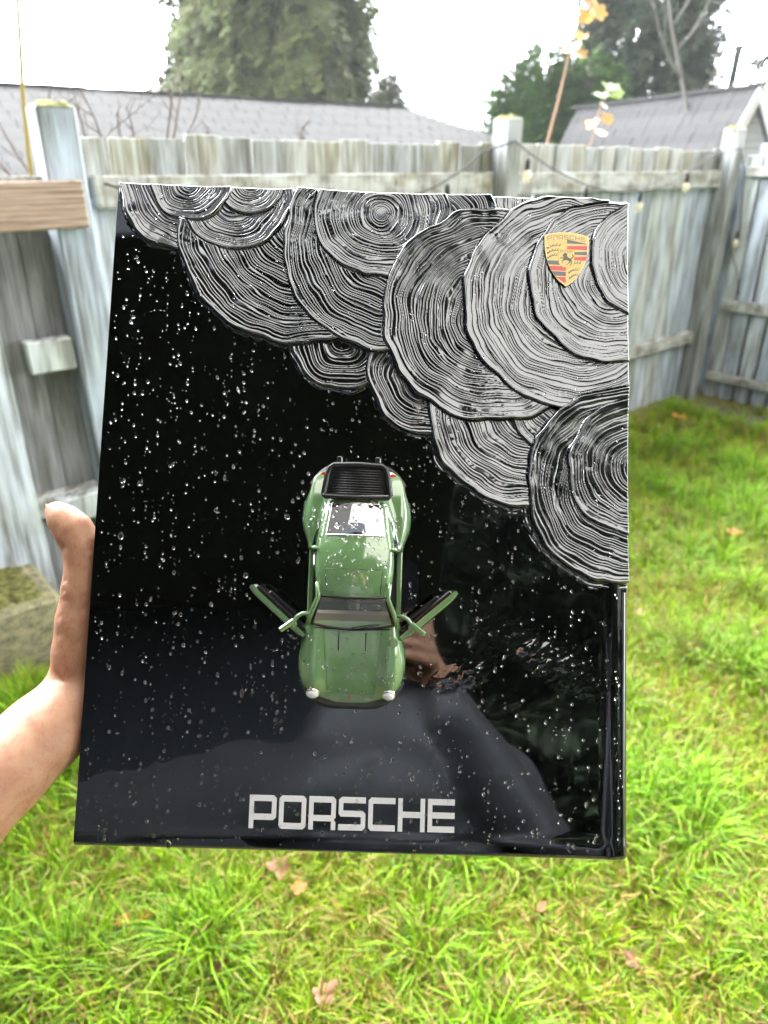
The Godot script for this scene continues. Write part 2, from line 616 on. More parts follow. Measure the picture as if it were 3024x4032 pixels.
func build_ground() -> void:
	var g := grid(40, 40, func(u, v): return Vector3((u - 0.5) * 180.0, -0.004, (0.5 - v) * 180.0 - 20.0))
	struct("ground", g, M.soil, "brown mossy soil under the lawn")
	# a worn gravel strip along the side fence
	var n := FastNoiseLite.new()
	n.frequency = 2.2
	n.seed = 4
	var st := begin()
	var s := side_xf()
	add_grid(st, 60, 8, func(u, v):
		var x: float = u * 4.0 - 0.1
		return s * Vector3(x, 0.004 + 0.012 * n.get_noise_2d(x * 3.0, v * 3.0), 0.02 + v * (0.42 + 0.14 * n.get_noise_1d(x * 2.0))), true)
	struct("path", done(st), M.gravel, "bare wet gravel strip along the foot of the side fence")
	st = begin()
	var b := back_xf()
	add_grid(st, 60, 10, func(u, v):
		var x: float = -3.9 - u * 1.1
		var d: float = 0.02 + v * (0.55 + 0.2 * n.get_noise_1d(x * 2.0))
		return b * Vector3(x, 0.012 + 0.02 * n.get_noise_2d(x * 4.0, d * 4.0) + 0.02 * sin(v * PI), d), true)
	var feet := begin()
	for k in 2:
		var xf := b if k == 0 else s
		add_grid(feet, 90, 6, func(u, v):
			var x: float = lerpf(-3.9, -0.1, u) if k == 0 else lerpf(0.05, 3.2, u)
			var d: float = 0.01 + v * (0.13 + 0.12 * n.get_noise_1d(x * 3.0 + k * 50.0))
			return xf * Vector3(x, 0.008 + 0.03 * (1.0 - v) + 0.02 * n.get_noise_2d(x * 6.0, d * 6.0), d), true)
	struct("moss_strip", done(feet), M.moss, "moss and brown litter along the feet of the fences")
	struct("mossy_ground", done(st), M.moss, "yellow green moss growing on the bare ground before the slab")


func place(o: Node3D, at: Vector3, turn := Vector3.ZERO) -> Node3D:
	o.position = at
	o.rotation = turn
	return o


func add_moss(called: String, w: float, parent: Node3D, at: Vector3, sd: int) -> void:
	var n := FastNoiseLite.new()
	n.seed = sd
	n.frequency = 25.0
	var m := grid(12, 12, func(u, v):
		var p := Vector2(u - 0.5, v - 0.5)
		var e := 1.0 - pow(maxf(absf(p.x), absf(p.y)) * 2.0, 4.0)
		return Vector3(p.x * w, 0.022 * e * (0.7 + n.get_noise_2d(p.x * w, p.y * w)) - 0.004, -p.y * w))
	place(obj(called, m, M.moss, parent), at)


func build_fences() -> void:
	var f := thing("board_fence", "long weathered blue grey board fence behind the black artwork", "fence")
	f.transform = back_xf()
	var shapes := []
	for k in 4:
		var lower := begin(false)
		add_box(lower, Vector3(0.137, 1.60, 0.020), Transform3D(Basis(), Vector3(0, 0.80, 0)), 0.003)
		var upper := begin(false)
		var low: float = [1.53, 1.56, 1.50, 1.58][k]
		add_box(upper, Vector3(0.139, 1.72 - low, 0.022), Transform3D(Basis(), Vector3(0, (1.72 + low) / 2, 0)), 0.003)
		var a := done(lower)
		upper.generate_normals()
		upper.index()
		a = upper.commit(a)
		a.surface_set_material(0, M["board_%d" % k])
		a.surface_set_material(1, M["stained_%d" % k])
		shapes.append(a)
	for i in 45:
		var s := 0.06 + i * 0.1412
		if s > 4.57 and s < 4.80:
			continue
		var o := obj("board", shapes[rng.randi() % 4], null, f)
		place(o, Vector3(-s, rng.randf_range(-0.012, 0.010), rng.randf_range(-0.006, 0.006)), Vector3(0, rng.randf_range(-0.02, 0.02), rng.randf_range(-0.004, 0.004)))
	for h in [[1.49, 1.595, "rail"], [0.44, 0.53, "rail"]]:
		for e in [[0.15, 2.35], [2.48, 4.45], [4.58, 6.35]]:
			var o := obj("rail", box(Vector3(e[1] - e[0], h[1] - h[0], 0.045), 0.006), M.rail, f)
			place(o, Vector3(-(e[0] + e[1]) / 2, (h[0] + h[1]) / 2, 0.036), Vector3(0, 0, rng.randf_range(-0.003, 0.003)))
	for e in [[0.17, 1.85, 0.10], [2.42, 1.83, 0.105], [4.555, 1.79, 0.12]]:
		var p := obj("post", box(Vector3(e[2], e[1], 0.11), 0.007), M["stained_3"] if e[0] < 4 else M["board_3"], f)
		place(p, Vector3(-e[0], e[1] / 2, 0.07))
		add_moss("moss", e[2] * 0.95, p, Vector3(0, e[1] / 2, 0), int(e[0] * 10))
	# the boxed bay at the near end: dark boards set back, a rail across, a wide pale board and a raw plank on top
	for i in 2:
		var o := obj("board", box(Vector3(0.1085, 1.42, 0.02), 0.003), M.dark_board, f)
		place(o, Vector3(-4.66 - i * 0.11, 0.73, 0.004 + i * 0.004))
		o.set_meta("label", "dark grey board set back between the pale uprights")
	place(obj("rail", box(Vector3(0.155, 0.11, 0.06), 0.006), M["board_2"], f), Vector3(-4.70, 1.035, 0.066))
	place(obj("rail", box(Vector3(0.17, 0.10, 0.06), 0.006), M["board_2"], f), Vector3(-4.70, 0.47, 0.09), Vector3(0, 0, 0.03))
	var wide := obj("upright_board", box(Vector3(0.20, 1.36, 0.03), 0.004), M["board_0"], f)
	place(wide, Vector3(-4.945, 0.87, 0.062))
	wide.set_meta("label", "wide pale upright board")
	var plank := obj("plank", box(Vector3(1.15, 0.142, 0.042), 0.006), M.raw_plank, f)
	place(plank, Vector3(-4.525 - 0.575, 1.505, 0.148), Vector3(0, 0, 0.012))
	plank.set_meta("label", "new unpainted brown plank across the top of the near bay")

	var g := thing("picket_fence", "grey picket fence with two cross rails standing right of the corner post", "fence")
	g.transform = side_xf()
	place(obj("back_board", box(Vector3(0.16, 1.66, 0.018), 0.003), M["board_1"], g), Vector3(0.05, 0.80, -0.012))
	for i in 24:
		var x := 0.175 + i * 0.124
		var k := rng.randi() % 4
		var st := begin(false)
		add_prism(st, pts2([-0.051, 0.0, -0.03, -0.018, 0.03, -0.018, 0.051, 0.0, 0.051, 1.64, -0.051, 1.64]), 0.0, 0.02, 0.003)
		place(obj("picket", done(st), M["board_%d" % k], g), Vector3(x, 0.045 + rng.randf_range(-0.012, 0.012), 0.024), Vector3(0, 0, rng.randf_range(-0.004, 0.004)))
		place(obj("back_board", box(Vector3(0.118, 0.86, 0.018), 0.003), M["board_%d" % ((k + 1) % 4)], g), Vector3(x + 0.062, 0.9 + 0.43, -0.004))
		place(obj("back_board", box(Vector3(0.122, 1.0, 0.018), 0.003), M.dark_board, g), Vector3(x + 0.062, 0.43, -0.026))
	for e in [[0.68, 0.755], [0.165, 0.225], [1.56, 1.62]]:
		place(obj("rail", box(Vector3(3.0, e[1] - e[0], 0.045), 0.005), M.rail, g), Vector3(1.66, (e[0] + e[1]) / 2, 0.0675))


# ---------------------------------------------------------------- houses beyond the fence
func roof_rows(parent: Node3D, a: Vector3, b: Vector3, down: Vector3, rows: int, exposure: float, flare_a: float, flare_b: float, tab: float) -> void:
	var along := (b - a).normalized()
	var up := along.cross(down).normalized()
	if up.y < 0:
		up = -up
	for r in rows:
		var run := (r + 0.5) * exposure
		var p := a + down * run - along * flare_a * run
		var q := b + down * run + along * flare_b * run
		var st := begin(false)
		var n := int(ceil(p.distance_to(q) / tab))
		for i in n:
			var w := p.distance_to(q) / n
			var c := p.lerp(q, (i + 0.5) / n) + up * (rng.randf() * 0.018)
			var basis := Basis(along, up, along.cross(up)).rotated(along, 0.05 if along.cross(up).dot(down) > 0 else -0.05)
			add_box(st, Vector3(w * 0.97, 0.05, exposure * 1.2), Transform3D(basis, c), 0.003)
		obj("shingle_course", done(st), M["shingle_%d" % (r % 3)], parent)


func panel_quad(a: Vector3, b: Vector3, c: Vector3, d: Vector3, thick: float) -> ArrayMesh:   # a slab behind the face a b c d
	var st := begin(false)
	var n := (b - a).cross(d - a).normalized() * thick
	var mid := (a + b + c + d) / 4 - n / 2
	out_quad(st, a, b, c, d, mid)
	out_quad(st, a - n, b - n, c - n, d - n, mid)
	for e in [[a, b], [b, c], [c, d], [d, a]]:
		out_quad(st, e[0], e[1], e[1] - n, e[0] - n, mid)
	return done(st)


func build_houses() -> void:
	var o := thing("house", "long low house with a hipped grey shingle roof beyond the fence", "house")
	var e := Vector3(0.5, 3.0, -21.8)
	var dir := Vector3(0.79, 0, -0.61).normalized()
	var out := Vector3(0.61, 0, 0.79).normalized()
	var a := e - dir * 14.0
	var down := (out + Vector3(0, -0.40, 0)).normalized()
	roof_rows(o, a, e, down, 24, 0.20, 0.0, 0.93, 0.33)
	var over := Vector3(0, -0.03, 0)
	obj("roof_deck", panel_quad(a + down * 4.8 + over, e + down * 4.8 + dir * 4.4 + over, e + over, a + over, 0.1), M.house_wall, o)
	var far := e - out * 4.4 + Vector3(0, -1.78, 0) + dir * 4.4
	obj("hip_face", panel_quad(e + down * 4.8 + dir * 4.45 + over, far, e + over, e + over + Vector3(0, 0.001, 0), 0.05), M["shingle_1"], o)
	var w := begin(false)
	add_box(w, Vector3(18.0, 1.3, 8.0), Transform3D(Basis(dir, Vector3.UP, dir.cross(Vector3.UP)), (a + e) / 2 + Vector3(0, -2.35, 0) + dir * 1.5), 0.02)
	obj("wall", done(w), M.house_wall, o)
	var caps := begin(false)
	for i in 46:
		add_box(caps, Vector3(0.34, 0.03, 0.22), Transform3D(Basis(dir, Vector3.UP, dir.cross(Vector3.UP)), a.lerp(e, i / 45.0) + Vector3(0, 0.035 + rng.randf() * 0.02, 0)), 0.005)
	obj("ridge_cap", done(caps), M["shingle_1"], o)

	var h := thing("house", "small house with a steep grey shingle roof and white gable behind the corner post", "house")
	var top := Vector3(7.28, 3.0, -16.2)
	var back := Vector3(5.22, 3.0, -22.2)
	var d2 := (Vector3(6.42, 1.2, -15.9) - top).normalized()
	roof_rows(h, back, top, d2, 9, 0.22, 0.05, 0.0, 0.30)
	obj("roof_deck", panel_quad(back + d2 * 2.0 + over, top + d2 * 2.0 + over, top + over, back + over, 0.08), M.house_wall, h)
	var d3 := Vector3(-d2.x, d2.y, -d2.z + 0.25).normalized()
	obj("far_roof", panel_quad(top + over, top + d3 * 2.0 + over, back + d3 * 2.0 + over, back + over, 0.08), M["shingle_0"], h)
	var ridge := (top - back).normalized()
	var cap2 := begin(false)
	for i in 22:
		add_box(cap2, Vector3(0.32, 0.05, 0.22), Transform3D(Basis(ridge, Vector3.UP, ridge.cross(Vector3.UP)), back.lerp(top, i / 21.0) + Vector3(0, 0.04 + rng.randf() * 0.02, 0)), 0.008)
	obj("ridge_cap", done(cap2), M["shingle_1"], h)
	for dd in [d2, d3]:
		var along: Vector3 = dd
		var bb := begin(false)
		var zz := ridge
		var yy := zz.cross(along).normalized()
		add_box(bb, Vector3(2.1, 0.17, 0.06), Transform3D(Basis(along, yy, along.cross(yy)), top + along * 1.0 + ridge * 0.06 + Vector3(0, -0.06, 0)), 0.008)
		obj("bargeboard", done(bb), M.white_trim, h)
	# the gable below the bargeboards: boards of siding, and a dark vent under the peak
	var low1 := top + d2 * 2.0
	var low2 := top + d3 * 2.0
	for i in 12:
		var t0 := 0.10 + i * 0.08
		var t1 := t0 + 0.078
		obj("siding_board", panel_quad(top.lerp(low1, t1) - ridge * 0.10, top.lerp(low2, t1) - ridge * 0.10, top.lerp(low2, t0) - ridge * 0.115, top.lerp(low1, t0) - ridge * 0.115, 0.02), M.siding, h)
	var body := begin(false)
	add_box(body, Vector3(6.0, 1.3, 1.6), Transform3D(Basis(ridge, Vector3.UP, ridge.cross(Vector3.UP)), (top + back) / 2 + Vector3(0, -2.4, 0) - ridge * 0.2), 0.02)
	obj("wall", done(body), M.siding, h)
	var pipe := obj("flue_pipe", lathe([Vector2(0.0, -0.8), Vector2(0.075, -0.8), Vector2(0.075, 0.62), Vector2(0.10, 0.63), Vector2(0.10, 0.70), Vector2(0.0, 0.71)], 12), M.dark_metal, h)
	place(pipe, Vector3(7.42, 3.22, -17.9), Vector3(0, 0, -0.05))


# ---------------------------------------------------------------- trees
func spray_mesh(n: int, length: float, leaf: float, sd: int) -> ArrayMesh:   # a flat drooping spray of small leaf-shaped faces along +x
	var r := RandomNumberGenerator.new()
	r.seed = sd
	var st := begin(false)
	for i in n:
		var t := pow(r.randf(), 0.8)
		var at := Vector3(t * length, -0.25 * t * t * length + r.randf_range(-0.05, 0.05), (r.randf() - 0.5) * length * 0.75 * (1.1 - t))
		var dir := Vector3(1.0, r.randf_range(-0.9, 0.3), r.randf_range(-1.2, 1.2)).normalized()
		var side := dir.cross(Vector3(r.randf_range(-0.5, 0.5), 1, r.randf_range(-0.5, 0.5))).normalized()
		var l := leaf * r.randf_range(0.7, 1.4)
		var g := r.randf_range(0.65, 1.35)
		st.set_color(Color(g * r.randf_range(0.9, 1.12), g, g * r.randf_range(0.8, 1.0)))
		var tip := at + dir * l
		var m := at + dir * l * 0.45
		tri(st, at, m + side * l * 0.2, tip)
		tri(st, at, tip, m - side * l * 0.2)
	return done(st)


func crown(parent: Node3D, count: int, mesh: Mesh, m: Material, shape: Callable, sd: int, size: Vector2, droop: float, called := "crown") -> void:
	# shape(height share, angle) -> radius in metres; copies spread through the outer volume
	var r := RandomNumberGenerator.new()
	r.seed = sd
	var mm := MultiMesh.new()
	mm.transform_format = MultiMesh.TRANSFORM_3D
	mm.use_colors = true
	mm.mesh = mesh
	mm.instance_count = count
	for i in count:
		var t := r.randf()
		var a := r.randf() * TAU
		var p: Vector3 = shape.call(t, a)          # radius, height, keep inwards to
		var rad := p.x * lerpf(p.z, 1.0, sqrt(r.randf()))
		var at := Vector3(cos(a) * rad, p.y, sin(a) * rad)
		var s := r.randf_range(size.x, size.y)
		var b := Basis(Vector3.UP, -a + r.randf_range(-0.7, 0.7)) * Basis(Vector3(0, 0, 1), -droop + r.randf_range(-0.45, 0.45)) * Basis(Vector3.RIGHT, r.randf_range(-0.6, 0.6))
		mm.set_instance_transform(i, Transform3D(b.scaled(Vector3(s, s, s)), at))
		var g := r.randf_range(0.75, 1.3)
		mm.set_instance_color(i, Color(g * r.randf_range(0.92, 1.1), g, g))
	var o := MultiMeshInstance3D.new()
	o.name = called
	o.multimesh = mm
	o.material_override = m
	o.set_meta("kind", "stuff")
	parent.add_child(o, true)


func conifer(called: String, label: String, at: Vector3, height: float, low: float, width: float, count: int, m: Material, sd: int, size: Vector2, power: float, droop: float, group := "") -> void:
	var o := thing(called, label, "tree", at, group)
	obj("trunk", tube([Vector3(0, -0.3, 0), Vector3(0.03, height * 0.5, 0), Vector3(0, height * 0.97, 0)], [width * 0.075, width * 0.05, 0.02], 10), M.bark, o)
	var n := FastNoiseLite.new()
	n.seed = sd
	n.frequency = 1.0
	var limbs := begin()
	var r := RandomNumberGenerator.new()
	r.seed = sd
	for i in 46:
		var t := r.randf_range(0.05, 0.95)
		var a := r.randf() * TAU
		var y := lerpf(low, height, t)
		var len := width / 2 * pow(1.0 - t, power) * 0.8
		var dir := Vector3(cos(a), 0, sin(a))
		add_tube(limbs, [Vector3(0, y, 0), dir * len * 0.5 + Vector3(0, y - len * 0.1 * droop, 0), dir * len + Vector3(0, y - len * 0.35 * droop, 0)], [0.05, 0.03, 0.01], 5)
	obj("limbs", done(limbs), M.bark, o).set_meta("kind", "stuff")
	var shape := func(t: float, a: float) -> Vector3:
		var tt := 1.0 - sqrt(1.0 - t * 0.999)       # more of it low down
		var bump := 0.84 + 0.42 * n.get_noise_3d(cos(a) * 1.6, tt * height * 0.9, sin(a) * 1.6) + 0.20 * n.get_noise_3d(cos(a) * 4.0, tt * height * 2.2, sin(a) * 4.0)
		return Vector3(width / 2 * pow(1.0 - tt, power) * bump * minf(1.0, 0.75 + tt * 6.0), lerpf(low, height, tt), 0.45)
	crown(o, count, spray_mesh(36, 1.0, 0.20, sd), m, shape, sd + 1, size, droop)


func bare_branch(st: SurfaceTool, from: Vector3, dir: Vector3, length: float, r0: float, depth: int, r: RandomNumberGenerator) -> void:
	var p := [from]
	var rad := [r0]
	var d := dir
	for i in 4:
		d = (d + Vector3(r.randf_range(-0.2, 0.2), r.randf_range(-0.05, 0.18), r.randf_range(-0.2, 0.2))).normalized()
		p.append(p[-1] + d * length / 4)
		rad.append(lerpf(r0, r0 * 0.35, (i + 1) / 4.0))
	add_tube(st, p, rad, 5 if depth > 1 else 4)
	if depth > 0:
		for i in 4:
			var at: Vector3 = p[1 + i % 4].lerp(p[mini(2 + i % 4, 4)], r.randf())
			var side := d.cross(Vector3(r.randf_range(-1, 1), r.randf_range(-1, 1), r.randf_range(-1, 1))).normalized()
			bare_branch(st, at, (d + side * r.randf_range(0.6, 1.3)).normalized(), length * r.randf_range(0.45, 0.7), r0 * 0.45, depth - 1, r)


func build_trees() -> void:
	conifer("cedar_tree", "large broad yellow green cedar rising behind the long low roof", Vector3(-4.05, 0, -30.0), 15.5, 1.5, 8.6, 6500, M.cedar_leaf, 41, Vector2(0.7, 1.25), 0.42, 0.75)
	conifer("spruce_tree", "small thin pointed conifer beside the large cedar", Vector3(0.24, 0, -32.0), 5.15, 1.0, 2.6, 1300, M.cedar_leaf, 43, Vector2(0.35, 0.6), 0.9, 0.3)
	conifer("cypress_tree", "shortest green cypress at the open end of the hedge", Vector3(4.0, 0, -25.5), 4.45, 0.3, 1.9, 1700, M.conifer_leaf, 45, Vector2(0.4, 0.75), 0.6, -0.5, "cypresses growing as a hedge")
	conifer("cypress_tree", "tallest green cypress in the middle of the hedge", Vector3(4.9, 0, -25.2), 4.95, 0.3, 2.5, 2300, M.conifer_leaf, 46, Vector2(0.4, 0.75), 0.5, -0.5, "cypresses growing as a hedge")
	conifer("cypress_tree", "darker green cypress touching the tall fir", Vector3(6.2, 0, -25.6), 4.7, 0.3, 2.7, 2300, M.conifer_leaf, 47, Vector2(0.4, 0.75), 0.45, -0.5, "cypresses growing as a hedge")
	conifer("fir_tree", "tall dark fir with gaps in its crown above the steep roof", Vector3(8.7, 0, -28.5), 12.5, 2.4, 5.0, 2600, M.fir_leaf, 49, Vector2(0.6, 1.15), 0.42, 0.45)
	conifer("spruce_tree", "big dark spruce standing behind the photographer", Vector3(2.9, 0, 6.8), 8.6, 0.3, 6.0, 2600, M.fir_leaf, 51, Vector2(0.9, 1.5), 0.55, 0.5)
	var r := RandomNumberGenerator.new()
	r.seed = 77
	var o := thing("bare_tree", "leafless grey tree leaning before the dark fir", "tree", Vector3(6.9, 0, -17.8))
	obj("trunk", tube([Vector3(0, -0.2, 0), Vector3(-0.1, 1.5, 0), Vector3(-0.35, 2.7, 0), Vector3(-0.95, 4.2, 0), Vector3(-1.5, 6.0, 0)], [0.07, 0.058, 0.046, 0.036, 0.02], 8), M.grey_bark, o)
	var st := begin()
	for e in [[Vector3(-0.35, 2.7, 0), Vector3(0.9, 1.2, 0.1), 2.4], [Vector3(-0.6, 3.3, 0), Vector3(-1.0, 1.2, 0.2), 2.0], [Vector3(-0.2, 2.2, 0), Vector3(1.3, 0.9, 0), 2.4], [Vector3(-0.95, 4.2, 0), Vector3(0.7, 1, 0), 2.0], [Vector3(-0.8, 3.8, 0), Vector3(0.9, 0.8, -0.4), 2.0], [Vector3(0.0, 1.9, 0), Vector3(1.0, 0.7, 0.3), 2.2]]:
		bare_branch(st, e[0], e[1].normalized(), e[2], 0.03, 2, r)
	obj("branches", done(st), M.grey_bark, o).set_meta("kind", "stuff")
	var edge := thing("pine_tree", "conifer bough reaching in past the white gable", "tree", Vector3(9.75, 0, -17.6))
	obj("trunk", tube([Vector3(0, -0.2, 0), Vector3(0, 3.0, 0), Vector3(0.1, 8.0, 0)], [0.16, 0.13, 0.04], 8), M.bark, edge)
	var bump := func(t: float, _a: float) -> Vector3: return Vector3((1.0 - t * 0.7) * 1.9, 2.7 + t * 5.0, 0.2)
	crown(edge, 420, spray_mesh(22, 1.0, 0.2, 5), M.fir_leaf, bump, 6, Vector2(0.4, 0.8), 0.3)


# ---------------------------------------------------------------- the lawn
func tuft_mesh(blades: int, sd: int, tall: float) -> ArrayMesh:
	var r := RandomNumberGenerator.new()
	r.seed = sd
	var st := begin(false)
	for i in blades:
		var a := r.randf() * TAU
		var root := Vector3(cos(a), 0, sin(a)) * r.randf() * 0.025
		var lean := Vector3(cos(a + r.randf_range(-0.6, 0.6)), 0, sin(a + r.randf_range(-0.6, 0.6)))
		var l := tall * r.randf_range(0.5, 1.15)
		var bend := r.randf_range(0.25, 1.0)
		var w := r.randf_range(0.0013, 0.0026)
		var side := lean.cross(Vector3.UP).normalized() * w
		var kind := r.randf()
		var c := Color(0.14, 0.285, 0.006).lerp(Color(0.245, 0.385, 0.012), r.randf())
		if kind < 0.06:
			c = Color(0.24, 0.215, 0.05)
		elif kind < 0.18:
			c = Color(0.22, 0.13, 0.04)
		elif kind < 0.32:
			c = Color(0.07, 0.15, 0.006)
		st.set_color(c)
		var p := [root]
		var d := Vector3.UP
		for k in 3:
			d = (Vector3.UP * (1.0 - bend * (k + 0.4) / 3.0) + lean * bend * (k + 0.6) / 2.4 + Vector3.DOWN * bend * 0.25 * k).normalized()
			p.append(p[-1] + d * l / 3.0)
		st.set_color(c)
		quad(st, p[0] - side, p[0] + side, p[1] + side, p[1] - side)
		quad(st, p[1] - side, p[1] + side, p[2] + side * 0.7, p[2] - side * 0.7)
		tri(st, p[2] - side * 0.7, p[2] + side * 0.7, p[3])
	return done(st)


func build_lawn() -> void:
	var n := FastNoiseLite.new()
	n.seed = 8
	n.frequency = 1.3
	var lists := [[], [], [], [], []]
	for i in 46000:
		var near := i < 26000
		var z := -rng.randf_range(0.55, 2.6) if near else -rng.randf_range(2.3, 6.8)
		var x := rng.randf_range(-2.0, 2.0) if near else rng.randf_range(-3.6, 4.8)
		if absf(x) > 0.8 * absf(z) + 1.1:
			continue
		var p := Vector3(x, 0, z) - FENCE_CORNER
		var d := p.dot(FACING)
		var e := p.dot(ALONG)
		if d < 0.03 or e < 0.02:
			continue
		if e < 0.42 + 0.12 * n.get_noise_2d(x * 2, z * 2) and rng.randf() < 0.93:
			continue
		if e > 4.85 and d < 0.40 or e > 3.9 and d < 0.45 + 0.25 * n.get_noise_2d(x * 3, z * 3) and rng.randf() < 0.93:
			continue
		var v := n.get_noise_2d(x, z)
		if v < -0.30 and rng.randf() < 0.55:
			continue
		lists[rng.randi() % 4 if rng.randf() > maxf(0.0, v) * 0.4 else 4].append([x, z, v, d])
	var lawn := Node3D.new()
	lawn.name = "lawn"
	add_child(lawn)
	tag(lawn, "long wet yellow green grass of the garden lawn", "grass", "", "stuff")
	for k in 5:
		var mm := MultiMesh.new()
		mm.transform_format = MultiMesh.TRANSFORM_3D
		mm.use_colors = true
		mm.mesh = tuft_mesh(34, 300 + k, [0.10, 0.12, 0.09, 0.13, 0.175][k])
		mm.instance_count = lists[k].size()
		for i in lists[k].size():
			var q: Array = lists[k][i]
			var s: float = rng.randf_range(0.7, 1.25) * (1.0 + 0.35 * q[2]) * (0.55 if q[3] < 0.12 else 1.0)
			var tilt := Basis(Vector3(rng.randf_range(-1, 1), 0, rng.randf_range(-1, 1)).normalized(), rng.randf_range(0, 0.35))
			mm.set_instance_transform(i, Transform3D((tilt * Basis(Vector3.UP, rng.randf() * TAU)).scaled(Vector3(s, s, s)), Vector3(q[0], -0.006, q[1])))
			var g: float = rng.randf_range(0.8, 1.2)
			var yellow: float = clampf(0.5 - q[2] * 1.2 + rng.randf_range(-0.3, 0.3), 0, 1)
			mm.set_instance_color(i, Color(g * lerpf(0.85, 1.18, yellow), g, g * lerpf(0.9, 1.1, yellow)))
		var o := MultiMeshInstance3D.new()
		o.name = "grass"
		o.multimesh = mm
		o.material_override = M.grass
		o.set_meta("kind", "stuff")
		lawn.add_child(o, true)


# ---------------------------------------------------------------- the home that the photographer stands before, mirrored in the black resin
func build_home_behind() -> void:
	var o := thing("house", "dark house with a low overhanging eave behind the photographer", "house")
	var right := 0.18
	obj("wall", place_mesh(box(Vector3(7.0, 2.5, 0.2), 0.01), Vector3(right - 3.5, 1.25, 1.7)), M.home_wall, o)
	obj("end_wall", place_mesh(box(Vector3(0.2, 2.5, 4.0), 0.01), Vector3(right - 0.1, 1.25, 3.81)), M.home_wall, o)
	obj("soffit", place_mesh(box(Vector3(7.3, 0.04, 1.9), 0.005), Vector3(right - 3.55, 2.47, 0.935)), M.soffit, o)
	obj("fascia", place_mesh(box(Vector3(7.3, 0.18, 0.03), 0.005), Vector3(right - 3.55, 2.54, -0.03)), M.soffit, o)
	obj("wing_wall", place_mesh(box(Vector3(3.0, 4.6, 3.0), 0.01), Vector3(-4.0, 2.3, 0.1)), M.home_wall, o)
	var st := begin(false)
	var a := Vector3(right + 0.12, 2.62, -0.09)
	for r in 12:
		var p := a + Vector3(-3.67, 0.03 + r * 0.085, 0.20 + r * 0.21)
		add_box(st, Vector3(7.34, 0.02, 0.26), Transform3D(Basis(Vector3.RIGHT, -0.34), p), 0.004)
	obj("roof", done(st), M.shingle_1, o)


func place_mesh(m: ArrayMesh, at: Vector3) -> ArrayMesh:
	var st := SurfaceTool.new()
	st.append_from(m, 0, Transform3D(Basis(), at))
	return st.commit()


# ---------------------------------------------------------------- the artwork
const PW := 0.2032
const PH := 0.2540
var panel_noise := FastNoiseLite.new()
var relief_step := 0.00043
var relief_n := Vector2i.ZERO
var relief_h := PackedFloat32Array()
var relief_own := PackedInt32Array()
const RELIEF_LOW := 0.004


func panel_z(x: float, y: float) -> float:
	var ex := PW - absf(x)
	var ey := PH - absf(y)
	var z := 0.0
	for side in 2:
		var e := ex if side == 0 else ey
		var r := 0.0045 if side == 0 and x > 0.0 or side == 1 and y < 0.0 else 0.0005
		if e < r:
			z -= r - sqrt(maxf(0.0, r * r - (r - e) * (r - e)))
	# resin that pooled into a lip along the right and bottom edges, and brushed ripples near them
	z += 0.0012 * exp(-pow((ex - 0.011) / 0.005, 2.0)) * smoothstep(-0.02, 0.06, x) * smoothstep(0.06, -0.04, y)
	z += 0.0007 * exp(-pow((ey - 0.010) / 0.005, 2.0)) * smoothstep(0.02, -0.1, y) * (0.6 + 0.6 * panel_noise.get_noise_1d(x * 14.0))
	z += 0.00010 * panel_noise.get_noise_2d(x * 9.0, y * 9.0)
	var w := smoothstep(-0.03, 0.12, x - y * 0.35) * smoothstep(0.09, 0.0, y)
	z += w * (0.00022 * panel_noise.get_noise_2d(x * 10.0 + 7.0, y * 10.0) + 0.00006 * smoothstep(0.04, 0.14, x) * panel_noise.get_noise_2d((x + y) * 40.0, (x - y) * 16.0) * smoothstep(-0.15, 0.0, y))
	# two brushed patches where the resin was worked before it set
	var rough := exp(-pow((x - 0.080) / 0.014, 2.0) - pow((y + 0.122 - (x - 0.08) * 0.35) / 0.0065, 2.0)) + 0.85 * exp(-pow((x - 0.142) / 0.030, 2.0) - pow((y + 0.108 + (x - 0.142) * 0.45) / 0.010, 2.0))
	if rough > 0.02:
		z += rough * (0.0013 * panel_noise.get_noise_2d(x * 36.0 + y * 30.0, (y - x * 0.5) * 110.0) + 0.0011)
	var c := smoothstep(-0.10, -0.17, x) * smoothstep(-0.10, -0.2, y)
	z += c * 0.00012 * panel_noise.get_noise_2d(x * 40.0, y * 16.0)
	return z


func height_mesh(xs: PackedFloat32Array, ys: PackedFloat32Array, f: Callable) -> ArrayMesh:   # z = f(x, y), facing +z; y grows
	var v := PackedVector3Array()
	var n := PackedVector3Array()
	var ix := PackedInt32Array()
	var e := 0.0004
	for y in ys:
		for x in xs:
			v.append(Vector3(x, y, f.call(x, y)))
			var cx := clampf(x, xs[0] + e * 2, xs[-1] - e * 2)
			var cy := clampf(y, ys[0] + e * 2, ys[-1] - e * 2)
			n.append(Vector3(f.call(cx - e, cy) - f.call(cx + e, cy), f.call(cx, cy - e) - f.call(cx, cy + e), 2.0 * e).normalized())
	var w := xs.size()
	for j in ys.size() - 1:
		for i in w - 1:
			var a := j * w + i
			ix.append_array([a, a + w + 1, a + 1, a, a + w, a + w + 1])
	var arr := []
	arr.resize(Mesh.ARRAY_MAX)
	arr[Mesh.ARRAY_VERTEX] = v
	arr[Mesh.ARRAY_NORMAL] = n
	arr[Mesh.ARRAY_INDEX] = ix
	var m := ArrayMesh.new()
	m.add_surface_from_arrays(Mesh.PRIMITIVE_TRIANGLES, arr)
	return m


